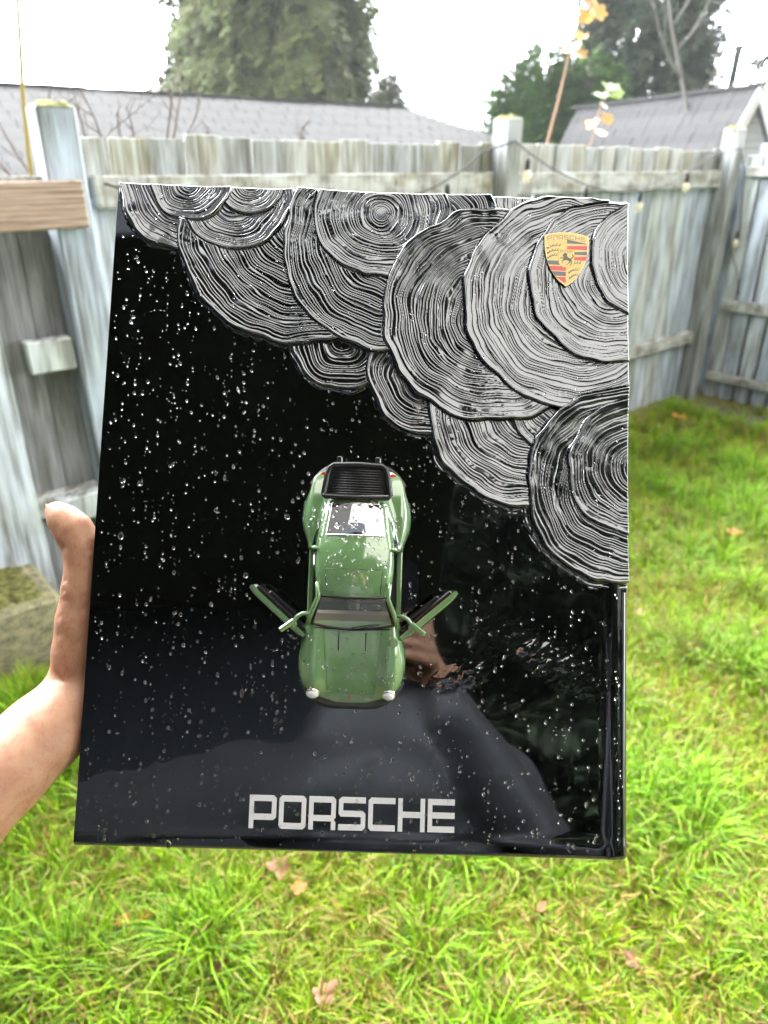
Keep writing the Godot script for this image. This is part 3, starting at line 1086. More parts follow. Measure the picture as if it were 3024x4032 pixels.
func edge_steps(half: float, step: float) -> PackedFloat32Array:
	var a := PackedFloat32Array([0.0, 0.00015, 0.0005, 0.001, 0.0017, 0.0026, 0.0036, 0.0046, 0.006, 0.0075])
	var out := PackedFloat32Array()
	for e in a:
		out.append(-half + e)
	var n := int((half * 2 - 0.02) / step)
	for i in n + 1:
		out.append(lerpf(-half + 0.01, half - 0.01, float(i) / n))
	for i in a.size():
		out.append(half - a[a.size() - 1 - i])
	return out


# lobes of combed paste, lowest first: centre x, y, radius, comb pitch, in mm
const LOBES := [[-150, 253.1, 56.5, 99], [-56.3, 224.8, 101.5, 99], [-20.2, 130.6, 43.5, 99], [48.8, 107.6, 53.0, 99], [124.8, 82.7, 82.5, 99], [200.1, 24.2, 82.5, 99], [189, 256, 150, 2.45], [-20.2, 130.6, 39.5, 2.4], [48.8, 107.6, 49.5, 2.25], [124.8, 82.7, 78.2, 2.35], [156.8, 95.3, 50.4, 2.2], [-150, 253.1, 53, 2.25], [-56.3, 224.8, 98.0, 2.35],
	[-109.4, 247, 45.6, 2.2], [-97, 257.1, 27.5, 2.0], [-146.4, 255.2, 32.2, 2.1], [16.6, 209.8, 87.5, 2.35], [6.6, 236.1, 54.2, 2.3], [94.5, 156, 86, 2.25], [159.9, 169.7, 87.5, 2.45],
	[189.1, 185.8, 66.6, 2.35], [218.5, 205.9, 47.8, 2.3], [200.1, 24.2, 76.6, 2.45], [207.3, 38.8, 53.7, 2.7]]


func build_relief(parent: Node3D) -> void:
	var warp := FastNoiseLite.new()
	warp.seed = 5
	warp.frequency = 1.0
	warp.fractal_octaves = 2
	var fine := FastNoiseLite.new()
	fine.seed = 6
	fine.frequency = 1.0
	fine.fractal_octaves = 2
	var s := relief_step * 1000.0
	var nx := int(floor(PW * 2000.0 / s)) + 1
	var ny := int(floor((PH - (-0.06)) * 1000.0 / s)) + 1
	relief_n = Vector2i(nx, ny)
	relief_h.resize(nx * ny)
	relief_own.resize(nx * ny)
	var count := LOBES.size()
	var cx := PackedFloat32Array()
	var cy := PackedFloat32Array()
	var rr := PackedFloat32Array()
	var pitch := PackedFloat32Array()
	for l in LOBES:
		cx.append(l[0])
		cy.append(l[1])
		rr.append(l[2])
		pitch.append(l[3])
	for j in ny:
		var y := -60.0 + j * s
		var ey := PH * 1000.0 - y
		for i in nx:
			var x := -PW * 1000.0 + i * s
			var at := j * nx + i
			relief_own[at] = -1
			relief_h[at] = -0.6
			if x * 0.62 + y < 52.0:
				continue
			var ragged := 1.5 * warp.get_noise_2d(x * 0.022, y * 0.022) + 0.12 * fine.get_noise_2d(x * 0.09, y * 0.09)
			for kk in count:
				var k := count - 1 - kk
				var dx := x - cx[k]
				var dy := y - cy[k]
				var reach := rr[k] + 2.2 * ragged
				var q := dx * dx + dy * dy
				if q > reach * reach:
					continue
				var r := sqrt(q)
				var inner := r / reach
				var rim := reach - r
				var h := 0.9 + 0.10 * (k - 6) + 0.045 * rr[k] * pow(inner, 2.5)
				if pitch[k] > 50.0:      # a smear of paste squeezed out under the rim
					var f := 1.0 - rim / 4.0
					h = 0.55 + 0.5 * fine.get_noise_2d(x * 0.10, y * 0.10) + 0.18 * sin(rim * 2.6 + 3.0 * warp.get_noise_2d(x * 0.04, y * 0.04))
					if f > 0.0:
						h -= 0.9 * f * f
				# the comb: narrow grooves that wander, fade and break up
				var wander := 0.9 * warp.get_noise_3d(x * 0.011, y * 0.011, k * 9.0) + 0.02 * fine.get_noise_3d(x * 0.05, y * 0.05, k * 5.0)
				var phase := rim / pitch[k] + wander + 0.42 * sin(rim * 0.45 + k * 1.7) + 0.14 * sin(rim * 1.31 + k)
				var ring := floorf(phase)
				var g := phase - ring - 0.5
				var deep := 0.62 + 0.75 * warp.get_noise_3d(ring * 3.7, dx * 0.03 + k, dy * 0.03) + 0.2 * fine.get_noise_3d(ring * 5.1, dx * 0.08 + k, dy * 0.08)
				deep = 0.0 if pitch[k] > 50.0 else clampf(deep + 0.15, 0.22, 1.2) * smoothstep(1.2, 7.0, rim) * smoothstep(2.0, 10.0, r)
				h -= 0.48 * deep * exp(-g * g / 0.012)
				# broad scoops where the comb dug in, and the hand pressing harder and softer
				h -= 0.7 * smoothstep(0.30, 0.75, warp.get_noise_3d(rim * 0.16 + k * 7.0, dx * 0.008, dy * 0.008 + 3.0)) * smoothstep(2.0, 7.0, rim)
				h += 0.45 * warp.get_noise_3d(x * 0.032, y * 0.032, 60.0 + k)
				h += 0.035 * sin(TAU * (g + 0.5)) * deep
				h += 0.12 * fine.get_noise_3d(x * 0.15, y * 0.15, k * 3.0) * clampf(0.1 + 1.6 * warp.get_noise_2d(x * 0.05 + 40.0, y * 0.05), 0.02, 1.0) 
				# the rounded rim that the tool pushed up
				if rim < 2.8 and pitch[k] < 50.0:
					var t := 1.0 - rim / 2.8
					h += 0.45 * (1.0 - t) * t * 4.0 - (2.6 + 0.06 * (k - 6)) * clampf(0.75 + 1.3 * warp.get_noise_2d(x * 0.025 + 9.0, y * 0.025 + k), 0.12, 1.15) * t * t * t
				var ex := minf(PW * 1000.0 - absf(x), ey)
				if ex < 1.4:
					h -= 3.2 * pow(1.0 - maxf(ex, 0.0) / 1.4, 2.0) - 0.5 * ragged * (1.0 - ex / 1.4)
				relief_h[at] = h
				relief_own[at] = k
				break
	# one mesh for each lobe, from the cells that it owns
	for k in count:
		var v := PackedVector3Array()
		var n := PackedVector3Array()
		var ix := PackedInt32Array()
		var seen := {}
		for j in ny - 1:
			for i in nx - 1:
				var a := j * nx + i
				var c: Array = [a, a + 1, a + nx + 1, a + nx]
				var top := maxi(maxi(relief_own[c[0]], relief_own[c[1]]), maxi(relief_own[c[2]], relief_own[c[3]]))
				if top != k:
					continue
				var id := []
				for p in c:
					if not seen.has(p):
						seen[p] = v.size()
						var px: int = p % nx
						var py: int = p / nx
						v.append(Vector3(-PW + px * relief_step, -0.06 + py * relief_step, relief_h[p] * 0.001))
						var l := relief_h[p - 1] if px > 0 else relief_h[p]
						var r := relief_h[p + 1] if px < nx - 1 else relief_h[p]
						var d := relief_h[p - nx] if py > 0 else relief_h[p]
						var u := relief_h[p + nx] if py < ny - 1 else relief_h[p]
						n.append(Vector3(l - r, d - u, 2.0 * s).normalized())
					id.append(seen[p])
				ix.append_array([id[0], id[2], id[1], id[0], id[3], id[2]])
		if v.is_empty():
			continue
		var arr := []
		arr.resize(Mesh.ARRAY_MAX)
		arr[Mesh.ARRAY_VERTEX] = v
		arr[Mesh.ARRAY_NORMAL] = n
		arr[Mesh.ARRAY_INDEX] = ix
		var m := ArrayMesh.new()
		m.add_surface_from_arrays(Mesh.PRIMITIVE_TRIANGLES, arr)
		obj("cloud_swirl" if pitch[k] < 50.0 else "paste_smear", m, M.black_paste, parent)


func relief_at(x: float, y: float) -> float:
	var i := int((x + PW) / relief_step)
	var j := int((y + 0.06) / relief_step)
	if i < 0 or j < 0 or i >= relief_n.x or j >= relief_n.y or relief_own[j * relief_n.x + i] < 0:
		return -1.0
	return relief_h[j * relief_n.x + i] * 0.001


func letter_shapes(ch: String) -> Array:   # polygons in a 20 x 24 cell that butt together
	var c := 3.0   # chamfer of the outer corners
	var t := 4.3   # thickness of the flat strokes
	var s := 3.4   # and of the upright ones
	var top := pts2([0, 24 - t, 20, 24 - t, 20, 24 - c * 0.7, 20 - c * 0.7, 24, 0, 24])
	match ch:
		"P":
			return [top, pts2([0, 0, s, 0, s, 6.2, s, 24 - t, 0, 24 - t]), pts2([20 - s, 6.2 + t, 20, 6.2 + t, 20, 24 - t, 20 - s, 24 - t]), pts2([s, 6.2, 18, 6.2, 20, 8.2, 20, 6.2 + t, s, 6.2 + t])]
		"O":
			return [pts2([0, 24 - t, 20, 24 - t, 20, 24 - c * 0.7, 20 - c * 0.7, 24, c * 0.7, 24, 0, 24 - c * 0.7]), pts2([0, t, s, t, s, 24 - t, 0, 24 - t]), pts2([20 - s, t, 20, t, 20, 24 - t, 20 - s, 24 - t]), pts2([c * 0.7, 0, 20 - c * 0.7, 0, 20, c * 0.7, 20, t, 0, t, 0, c * 0.7])]
		"R":
			return [top, pts2([0, 0, s, 0, s, 24 - t, 0, 24 - t]), pts2([20 - s, 6.2 + t, 20, 6.2 + t, 20, 24 - t, 20 - s, 24 - t]), pts2([s, 6.2, 20 - s, 6.2, 18.6, 7.4, 20, 9, 20, 6.2 + t, s, 6.2 + t]), pts2([20 - s, 0, 20, 0, 20, 5.4, 18.6, 7.4, 20 - s, 6.2])]
		"S":
			return [pts2([0, 24 - t, 20, 24 - t, 20, 24, c * 0.7, 24, 0, 24 - c * 0.7]), pts2([0, 9.8 + t * 0.5, s, 9.8 + t * 0.5, s, 24 - t, 0, 24 - t]), pts2([c * 0.5, 9.8, 20 - c * 0.5, 9.8, 20, 9.8 + t * 0.4, 20, 9.8 + t * 0.5, 18, 9.8 + t, s, 9.8 + t, s, 9.8 + t * 0.5, 0, 9.8 + t * 0.5]), pts2([20 - s, t, 20, t, 20, 9.8 + t * 0.4, 20 - c * 0.5, 9.8, 20 - s, 9.8]), pts2([0, 0, 20 - c * 0.7, 0, 20, c * 0.7, 20, t, 0, t])]
		"C":
			return [pts2([0, 24 - t, 20, 24 - t, 20, 24, c * 0.7, 24, 0, 24 - c * 0.7]), pts2([0, t, s, t, s, 24 - t, 0, 24 - t]), pts2([c * 0.7, 0, 20, 0, 20, t, 0, t, 0, c * 0.7])]
		"H":
			return [pts2([0, 0, s, 0, s, 24, 0, 24]), pts2([20 - s, 0, 20, 0, 20, 24, 20 - s, 24]), pts2([s, 10, 20 - s, 10, 20 - s, 10 + t, s, 10 + t])]
	return [pts2([0, 0, s, 0, s, 24, 0, 24]), pts2([s, 24 - t, 20, 24 - t, 20, 24, s, 24]), pts2([s, 10, 20, 10, 20, 10 + t, s, 10 + t]), pts2([s, 0, 20, 0, 20, t, s, t])]


func paint(im: Image, poly: PackedVector2Array, c: Color) -> void:
	var lo := Vector2(1e9, 1e9)
	var hi := -lo
	for p in poly:
		lo = lo.min(p)
		hi = hi.max(p)
	for y in range(maxi(0, int(lo.y)), mini(im.get_height(), int(hi.y) + 2)):
		for x in range(maxi(0, int(lo.x)), mini(im.get_width(), int(hi.x) + 2)):
			if Geometry2D.is_point_in_polygon(Vector2(x + 0.5, y + 0.5), poly):
				im.set_pixel(x, y, c)


func stroke(a: Vector2, b: Vector2, w0: float, w1: float) -> PackedVector2Array:
	var s := (b - a).orthogonal().normalized()
	return PackedVector2Array([a + s * w0, b + s * w1, b - s * w1, a - s * w0])


func crest_image(outline: PackedVector2Array) -> ImageTexture:
	# printed shield, 222 x 276: x to the right, y down
	var im := Image.create(222, 276, false, Image.FORMAT_RGB8)
	var rim := Color(0.86, 0.80, 0.58)
	var gold := Color(0.83, 0.72, 0.43)
	var red := Color(0.78, 0.26, 0.27)
	var grey := Color(0.35, 0.36, 0.36)
	var ink := Color(0.30, 0.28, 0.24)
	im.fill(rim)
	var inner := Geometry2D.offset_polygon(outline, -5.0)
	if inner.size():
		paint(im, inner[0], gold)
	for q in [[113, 31, 213, 58, 47, grey], [113, 65, 213, 87, 65, red], [150, 94, 213, 113, 94, grey], [150, 119, 213, 141, 119, red]]:
		paint(im, PackedVector2Array([Vector2(q[0], q[1] + 6), Vector2(q[2], q[4] + (8 if q[1] == 31 else 0)), Vector2(q[2], q[3]), Vector2(q[0], q[3])]), q[5])
	for q in [[12, 147, 82, 168, 14, grey], [20, 174, 109, 197, 28, red], [36, 201, 109, 223, 50, grey], [58, 228, 109, 256, 100, red]]:
		paint(im, PackedVector2Array([Vector2(q[0], q[1]), Vector2(q[2], q[1]), Vector2(q[2], q[3]), Vector2(q[4] if q[1] > 220 else q[0] + 8, q[3])]), q[5])
	# antlers
	for q in [[16, 84, 66], [18, 110, 52], [20, 134, 46], [124, 168, 60], [124, 204, 46], [128, 232, 40]]:
		var a := Vector2(q[0], q[1])
		var l: float = q[2]
		var b := a + Vector2(l, -14)
		var m := a + Vector2(l * 0.5, -13)
		paint(im, stroke(a, m, 2.2, 1.8), ink)
		paint(im, stroke(m, b, 1.8, 1.4), ink)
		paint(im, PackedVector2Array([a + Vector2(-3, -5), a + Vector2(5, -2), a + Vector2(3, 6), a + Vector2(-4, 3)]), ink)
		for k in 4:
			var p := a.lerp(m, k / 2.0 + 0.25) if k < 2 else m.lerp(b, (k - 2) / 2.0 + 0.3)
			paint(im, stroke(p, p + Vector2(3, -8), 1.6, 1.4), ink)
			paint(im, stroke(p + Vector2(3, -8), p + Vector2(9, -11), 1.4, 0.6), ink)
	# the centre shield
	var mid := PackedVector2Array()
	mid.append_array([Vector2(71, 90), Vector2(151, 90), Vector2(151, 148)])
	for k in 9:
		var a := PI * k / 8.0
		mid.append(Vector2(111 + 40 * cos(a), 152 + 29 * sin(a)))
	paint(im, mid, Color(0.66, 0.53, 0.24))
	paint(im, Geometry2D.offset_polygon(mid, -2.0)[0], gold)
	# a rearing horse, in a few strokes
	paint(im, pts2([92, 118, 99, 108, 107, 104, 115, 112, 113, 120, 122, 130, 134, 132, 138, 142, 130, 150, 120, 144, 108, 142, 95, 144, 93, 134, 99, 126, 93, 124]), ink)
	for q in [[95, 134, 84, 128, 2], [84, 128, 80, 138, 1.3], [97, 143, 88, 146, 2], [88, 146, 92, 158, 1.3], [128, 148, 122, 158, 2.4], [122, 158, 110, 166, 1.3], [134, 146, 136, 160, 2.4], [136, 160, 126, 170, 1.3], [137, 134, 144, 122, 2.4], [144, 122, 140, 110, 1.6], [141, 128, 148, 116, 1.2]]:
		paint(im, stroke(Vector2(q[0], q[1]), Vector2(q[2], q[3]), q[4] * 1.2, q[4]), ink)
	# lettering: the arched name and the small one in the centre
	var word := "PORSCHE"
	for i in 7:
		var cx := 15.0 + i * 27.6
		var lift := 7.0 * (1.0 - pow((i - 3.0) / 3.0, 2.0))
		var shear := (i - 3.0) * 0.09
		for poly in letter_shapes(word[i]):
			var p := PackedVector2Array()
			for v in poly:
				p.append(Vector2(cx + v.x * 1.12, 45.0 - lift - v.y * 0.92 + (v.x - 10.0) * shear))
			paint(im, p, Color(0.58, 0.50, 0.36))
	var tiny := {"S": [0, 0, 4, 0, 4, 0, 4, 3, 4, 3, 0, 3, 0, 3, 0, 6, 0, 6, 4, 6], "T": [2, 0, 2, 6, 0, 6, 4, 6], "U": [0, 0, 4, 0, 0, 0, 0, 6, 4, 0, 4, 6], "G": [0, 0, 4, 0, 0, 0, 0, 6, 0, 6, 4, 6, 4, 0, 4, 3, 4, 3, 2, 3], "A": [0, 0, 2, 6, 2, 6, 4, 0, 1, 2, 3, 2], "R": [0, 0, 0, 6, 0, 6, 4, 6, 4, 6, 4, 3, 4, 3, 0, 3, 2, 3, 4, 0]}
	var small := "STUTTGART"
	for i in 9:
		var l: Array = tiny[small[i]]
		for k in range(0, l.size(), 4):
			paint(im, stroke(Vector2(78.0 + i * 7.3 + l[k] * 1.25, 103.0 - l[k + 1] * 1.3), Vector2(78.0 + i * 7.3 + l[k + 2] * 1.25, 103.0 - l[k + 3] * 1.3 + 0.01), 0.75, 0.75), Color(0.5, 0.44, 0.3))
	return ImageTexture.create_from_image(im)


func build_panel() -> void:
	panel_noise.seed = 3
	panel_noise.frequency = 1.0
	panel_noise.fractal_octaves = 2
	var o := thing("relief_painting", "glossy black canvas with combed swirling clouds, held up in one hand", "painting")
	o.transform = panel_xf
	obj("resin_surface", height_mesh(edge_steps(PW, 0.0021), edge_steps(PH, 0.0021), panel_z), M.gloss_black, o)
	obj("canvas_frame", place_mesh(box(Vector3(PW * 2 - 0.0002, PH * 2 - 0.0002, 0.0312), 0.002), Vector3(0, 0, -0.0202)), M.canvas_edge, o)
	build_relief(o)
	var word := "PORSCHE"
	for i in 7:
		var st := begin(false)
		for poly in letter_shapes(word[i]):
			var p := PackedVector2Array()
			for v in poly:
				p.append(Vector2(v.x * 0.99, v.y * 0.985) * 0.001)
			add_prism(st, p, 0.0, 0.00045)
		place(obj("letter", done(st), M.vinyl, o), Vector3(-0.0762 + i * 0.02185, -0.2372 + i * 0.0001, 0.00025))
	# crest sticker
	var outline := PackedVector2Array()
	for k in 9:
		var t := k / 8.0
		outline.append(Vector2(1 + t * 219, 19 - 18 * (1.0 - pow(t * 2 - 1, 2))))
	for k in range(1, 11):
		var t := k / 10.0
		outline.append(Vector2(111 + 110 * pow(1.0 - pow(t, 2.6), 0.8), 19 + t * 256))
	for k in range(1, 11):
		var t := 1.0 - k / 10.0
		outline.append(Vector2(111 - 110 * pow(1.0 - pow(t, 2.6), 0.8), 19 + t * 256))
	outline.remove_at(outline.size() - 1)
	var cm := mat("crest_print", Color(1, 1, 1), 0.3)
	cm.albedo_texture = crest_image(outline)
	var st2 := begin(false)
	var scale := 0.000160
	var ring := PackedVector2Array()
	for v in outline:
		ring.append(Vector2(v.x - 111, 138 - v.y) * scale)
	var t2 := Geometry2D.triangulate_polygon(ring)
	for i in range(0, t2.size(), 3):
		var q := [t2[i], t2[i + 1], t2[i + 2]]
		if (ring[q[1]] - ring[q[0]]).cross(ring[q[2]] - ring[q[0]]) < 0:
			q = [t2[i], t2[i + 2], t2[i + 1]]
		for k in [0, 2, 1]:
			st2.set_uv(Vector2(outline[q[k]].x / 222.0, outline[q[k]].y / 276.0))
			st2.add_vertex(Vector3(ring[q[k]].x, ring[q[k]].y, 0.0008))
	for i in ring.size():
		var j := (i + 1) % ring.size()
		for e in [[i, 0.0], [j, 0.0], [j, 0.0008], [i, 0.0], [j, 0.0008], [i, 0.0008]]:
			st2.set_uv(Vector2(0.5, 0.015))
			st2.add_vertex(Vector3(ring[e[0]].x, ring[e[0]].y, e[1]))
	var badge := obj("crest_badge", done(st2), cm, o)
	place(badge, Vector3(0.1527, 0.2018, 0.0047), Vector3(0.02, 0.03, 0))
	badge.set_meta("label", "gold shield crest sticker with red and grey bars and a horse")


# ---------------------------------------------------------------- the toy car; car axes in mm: x across, y towards the tail, z out of the board
func lut(v: float, t: Array) -> float:
	if v <= t[0][0]:
		return t[0][1]
	for i in range(1, t.size()):
		if v <= t[i][0]:
			return lerpf(t[i - 1][1], t[i][1], (v - t[i - 1][0]) / (t[i][0] - t[i - 1][0]))
	return t[-1][1]


func soft(v: float, t: Array) -> float:   # the same, with the corners rounded off
	var s := 0.0
	for k in 5:
		s += lut(v + (k - 2) * 1.3, t)
	return s / 5.0


const WIDTH := [[-83, 6], [-81.5, 17], [-79.5, 25], [-76.5, 31], [-72, 35], [-65, 37.6], [-55, 39.2], [-46, 38.8], [-36, 36.6], [-24, 34.6], [28, 34.6], [34, 36.4], [42, 39.6], [52, 40.6], [60, 39.4], [68, 36.6], [76, 34.2], [82, 31], [86, 26], [88.5, 18]]
const HOOD := [[-83, 15], [-80, 18.5], [-74, 23], [-65, 26.6], [-50, 30.2], [-35, 33.2], [-22, 35.6]]
const FENDER := [[-83, 15], [-79, 19], [-74, 25.5], [-69, 29.5], [-60, 32], [-45, 34.2], [-30, 35.8], [-22, 36.2]]
const SPINE := [[-6, 49.4], [0, 51], [10, 52.4], [20, 52.2], [28, 51.2], [36, 49.2], [48, 45.4], [60, 41], [70, 36.5], [80, 31.5], [86, 27], [89, 21]]
const HIP := [[28, 31.5], [40, 33.2], [52, 33.6], [65, 31.4], [78, 27.4], [86, 23], [89, 18]]
const CABIN := [[-6, 22.8], [4, 24.6], [14, 25.6], [28, 25.4], [40, 23.2], [60, 19.6], [88, 18]]


func front_z(x: float, y: float) -> float:
	var a := absf(x)
	var w := soft(y, WIDTH)
	var zf := soft(y, FENDER)
	var zh := soft(y, HOOD) - 1.2 * pow(a / 30.0, 2.0)
	var c := minf(27.0, w * 0.78)
	if a <= c:
		return lerpf(zh, zf, exp(-pow((a - c) / 7.5, 2.0)))
	var t := clampf((a - c) / maxf(w - c, 0.1), 0, 1)
	return lerpf(minf(17.0, zf - 2.0), zf, sqrt(maxf(0.0, 1.0 - t * t)))


func rear_z(x: float, y: float) -> float:
	var a := absf(x)
	var g := soft(y, CABIN)
	var zc := soft(y, SPINE) - 4.8 * pow(minf(a / g, 1.2), 2.0)
	var w := soft(y, WIDTH)
	var c := 33.0
	var zh := soft(y, HIP)
	if a > c - 1.0:
		var t := clampf((a - c + 1.0) / maxf(w - c + 1.0, 0.1), 0, 1)
		zh = lerpf(minf(16.0, zh - 2.0), zh, sqrt(maxf(0.0, 1.0 - t * t)))
	return minf(lerpf(zc, zh, smoothstep(g - 1.0, g + 7.0, a)), 99.0)


func car_z(x: float, y: float) -> float:   # the top of the car in mm, for the raindrops
	if y < -24:
		return front_z(x, y) if absf(x) < soft(y, WIDTH) - 3 else -1.0
	if y < -6:
		return lerpf(36, 49, (y + 27) / 21.0) if absf(x) < 22 else -1.0
	if y < 28:
		return soft(y, SPINE) - 4.8 * pow(absf(x) / soft(y, CABIN), 2.0) if absf(x) < 23 else -1.0
	if y < 63:
		return rear_z(x, y) if absf(x) < soft(y, WIDTH) - 4 else -1.0
	return -1.0


func mm(x: float, y: float, z: float) -> Vector3:
	return Vector3(x, y, z) * 0.001


func shell(st: SurfaceTool, y0: float, y1: float, ny: int, f: Callable) -> void:   # top and both flanks, section by section
	add_grid(st, 56, ny, func(u, v):
		var y := lerpf(y0, y1, v)
		var w := soft(y, WIDTH)
		if u < 0.06:
			return mm(-w, y, lerpf(6.5, minf(15.0, f.call(-w, y)), u / 0.06))
		if u > 0.94:
			return mm(w, y, lerpf(minf(15.0, f.call(w, y)), 6.5, (u - 0.94) / 0.06))
		var t: float = (u - 0.06) / 0.88 * 2.0 - 1.0
		var x := w * (t + 0.07 * sin(PI * t))
		x = clampf(x, -w, w)
		return mm(x, y, f.call(x, y)))


func patch(pts: Array, nu: int, nv: int, f: Callable, lift: float) -> ArrayMesh:   # a skin over f between the corners (x, y): a b at the low end, d c at the high one
	return grid(nu, nv, func(u, v):
		var a: Vector2 = pts[0].lerp(pts[1], u)
		var d: Vector2 = pts[3].lerp(pts[2], u)
		var p := a.lerp(d, v)
		return mm(p.x, p.y, f.call(p.x, p.y) + lift))


func loop_tube(pts: Array, r: float, sides := 6) -> ArrayMesh:
	var p := pts.duplicate()
	p.append(pts[0])
	p.append(pts[1])
	var rad := []
	for q in p:
		rad.append(r * 0.001)
	return tube(p, rad, sides)


func sweep(path: Array, section: Array) -> ArrayMesh:   # section of (outwards, z) in mm along a path of (x, y) in mm; outwards lies to the left of the path's way
	var st := begin(false)
	var rings := []
	for i in path.size():
		var d: Vector2 = (path[mini(i + 1, path.size() - 1)] - path[maxi(i - 1, 0)]).normalized()
		var o := Vector2(-d.y, d.x)
		var ring := []
		for s in section:
			var p: Vector2 = path[i] + o * s.x
			ring.append(mm(p.x, p.y, s.y))
		rings.append(ring)
	var n := section.size()
	for i in path.size() - 1:
		for k in n:
			quad(st, rings[i][k], rings[i + 1][k], rings[i + 1][(k + 1) % n], rings[i][(k + 1) % n])
	for k in range(1, n - 1):
		tri(st, rings[0][0], rings[0][k], rings[0][k + 1])
		tri(st, rings[-1][0], rings[-1][k + 1], rings[-1][k])
	return done(st)


func build_car() -> void:
	var o := thing("toy_car", "sage green toy sports car with both doors open, glued to the black canvas", "toy car")
	o.transform = panel_xf * Transform3D(Basis(), Vector3(-0.0042, -0.060, 0.0002))
	var roof_z := func(x: float, y: float) -> float:
		var g := soft(y, CABIN)
		var a := absf(x)
		return soft(y, SPINE) - 4.8 * pow(minf(a / g, 1.0), 2.0) - 7.0 * pow(clampf((a - g) / 2.2, 0, 1), 1.5)
	var st := begin()
	shell(st, -83.0, -23.0, 44, front_z)
	shell(st, 28.0, 88.4, 48, rear_z)
	add_grid(st, 30, 16, func(u, v):
		var y := lerpf(-6.5, 28.5, v)
		var x: float = (u * 2.0 - 1.0) * (soft(y, CABIN) + 2.2)
		return mm(x, y, roof_z.call(x, y)))
	for s in [-1, 1]:
		add_box(st, Vector3(0.0042, 0.054, 0.0085), Transform3D(Basis(), mm(s * 32.4, 2, 10.5)), 0.0012)
		# windscreen pillar, and the closed end faces at the door opening
		add_tube(st, [mm(s * 31.5, -25.5, 35.2), mm(s * 28.2, -16, 42.4), mm(s * 24.0, -6.2, 48.4), mm(s * 25.2, 4, 48.2)], [0.0021, 0.0019, 0.0018, 0.0014], 8)
		add_tube(st, [mm(s * 26.8, 27.5, 47), mm(s * 30, 28, 40), mm(s * 33, 28.6, 30), mm(s * 34, 28.6, 10)], [0.0014, 0.0014, 0.0016, 0.0014], 7)
	st.set_smooth_group(-1)
	var back_face := [mm(-34, 28.4, 8), mm(34, 28.4, 8), mm(33, 28.4, 30), mm(-33, 28.4, 30)]
	quad(st, back_face[0], back_face[1], back_face[2], back_face[3])
	var body := obj("body", done(st), M.green_paint, o)
	# raised skins whose edges read as the panel gaps
	obj("bonnet", patch([Vector2(-16, -79), Vector2(16, -79), Vector2(20.5, -29), Vector2(-20.5, -29)], 24, 26, front_z, 0.35), M.green_paint, o)
	obj("sunroof", patch([Vector2(-18.5, -3.5), Vector2(18.5, -3.5), Vector2(19.5, 13), Vector2(-19.5, 13)], 20, 12, roof_z, 0.35), M.green_paint, o)
	for s in [-1, 1]:
		var slot := obj("bonnet_slot", grid(2, 10, func(u, v): return mm(s * 9.6 + (u - 0.5) * 0.7, -31 - v * 13.0, front_z(s * 9.6, -31 - v * 13.0) + 0.5), true), M.black_plastic, body)
		slot.set_meta("label", "narrow slot pressed into the bonnet")
	obj("bonnet_gap", grid(24, 1, func(u, v): return mm(lerpf(-27, 27, u), -28.2 + v * 0.6 - 1.2 * (1 - pow(u * 2 - 1, 2)), front_z(lerpf(-27, 27, u), -28.0) + 0.42)), M.black_plastic, body)
	obj("fuel_cap", place_mesh(lathe([Vector2(0, -0.0006), Vector2(0.0036, -0.0006), Vector2(0.0036, 0.0003), Vector2(0.0030, 0.0005), Vector2(0.0, 0.0005)], 18), Vector3.ZERO), M.green_paint, body)
	place(body.get_child(body.get_child_count() - 1), mm(29.2, -37, front_z(29.2, -37) + 0.2), Vector3(PI / 2, 0, 0))
	for e in [[Vector2(-16, -79), Vector2(-20.5, -29)], [Vector2(16, -79), Vector2(20.5, -29)], [Vector2(-19.5, 13.2), Vector2(19.5, 13.2)], [Vector2(-18.7, -3.5), Vector2(-19.7, 13)], [Vector2(18.7, -3.5), Vector2(19.7, 13)]]:
		var seam := []
		var thin := []
		for k in 15:
			var p: Vector2 = e[0].lerp(e[1], k / 14.0)
			seam.append(mm(p.x, p.y, (front_z(p.x, p.y) if p.y < -20 else roof_z.call(p.x, p.y)) + 0.05))
			thin.append(0.00022)
		obj("shut_line", tube(seam, thin, 5), M.black_plastic, body)
	var emblem := obj("emblem", prism(pts2([-0.0011, 0.0012, -0.0011, -0.0004, 0, -0.0015, 0.0011, -0.0004, 0.0011, 0.0012]), 0, 0.0004), mat("emblem", Color(0.35, 0.12, 0.05), 0.4), body)
	place(emblem, mm(-0.4, -78, front_z(0, -78) + 0.5), Vector3(0.55, 0, 0))
	# glass
	var glass_z := func(u: float, v: float) -> Vector3:
		var t := u * 2.0 - 1.0
		var a := mm(t * 28.6, -25.2 - 3.6 * (1.0 - t * t), 36.2 - 0.4 * t * t)
		var b := mm(t * 22.6, -5.6 - 0.8 * (1.0 - t * t), 49.4 - 3.0 * t * t)
		return a.lerp(b, v) + mm(0, -0.6, 1.1) * sin(PI * v)
	obj("windscreen", grid(20, 10, glass_z), M.pane, o)
	var ring := []
	for k in 21:
		ring.append(glass_z.call(k / 20.0, 0.0))
	for k in range(1, 11):
		ring.append(glass_z.call(1.0, k / 10.0))
	for k in range(1, 21):
		ring.append(glass_z.call(1.0 - k / 20.0, 1.0))
	for k in range(1, 10):
		ring.append(glass_z.call(0.0, 1.0 - k / 10.0))
	obj("windscreen_seal", loop_tube(ring, 0.95), M.black_plastic, o)
	for s in [-1, 1]:
		var wiper := obj("wiper", tube([mm(s * 3 + 2, -27.6, 38.2), mm(s * 3 + 14, -25.4, 38.8), mm(s * 3 + 21 - (4 if s > 0 else 0), -24.4, 38.4)], [0.0004, 0.0004, 0.0003], 5), M.black_plastic, o)
		wiper.set_meta("label", "thin black windscreen wiper")
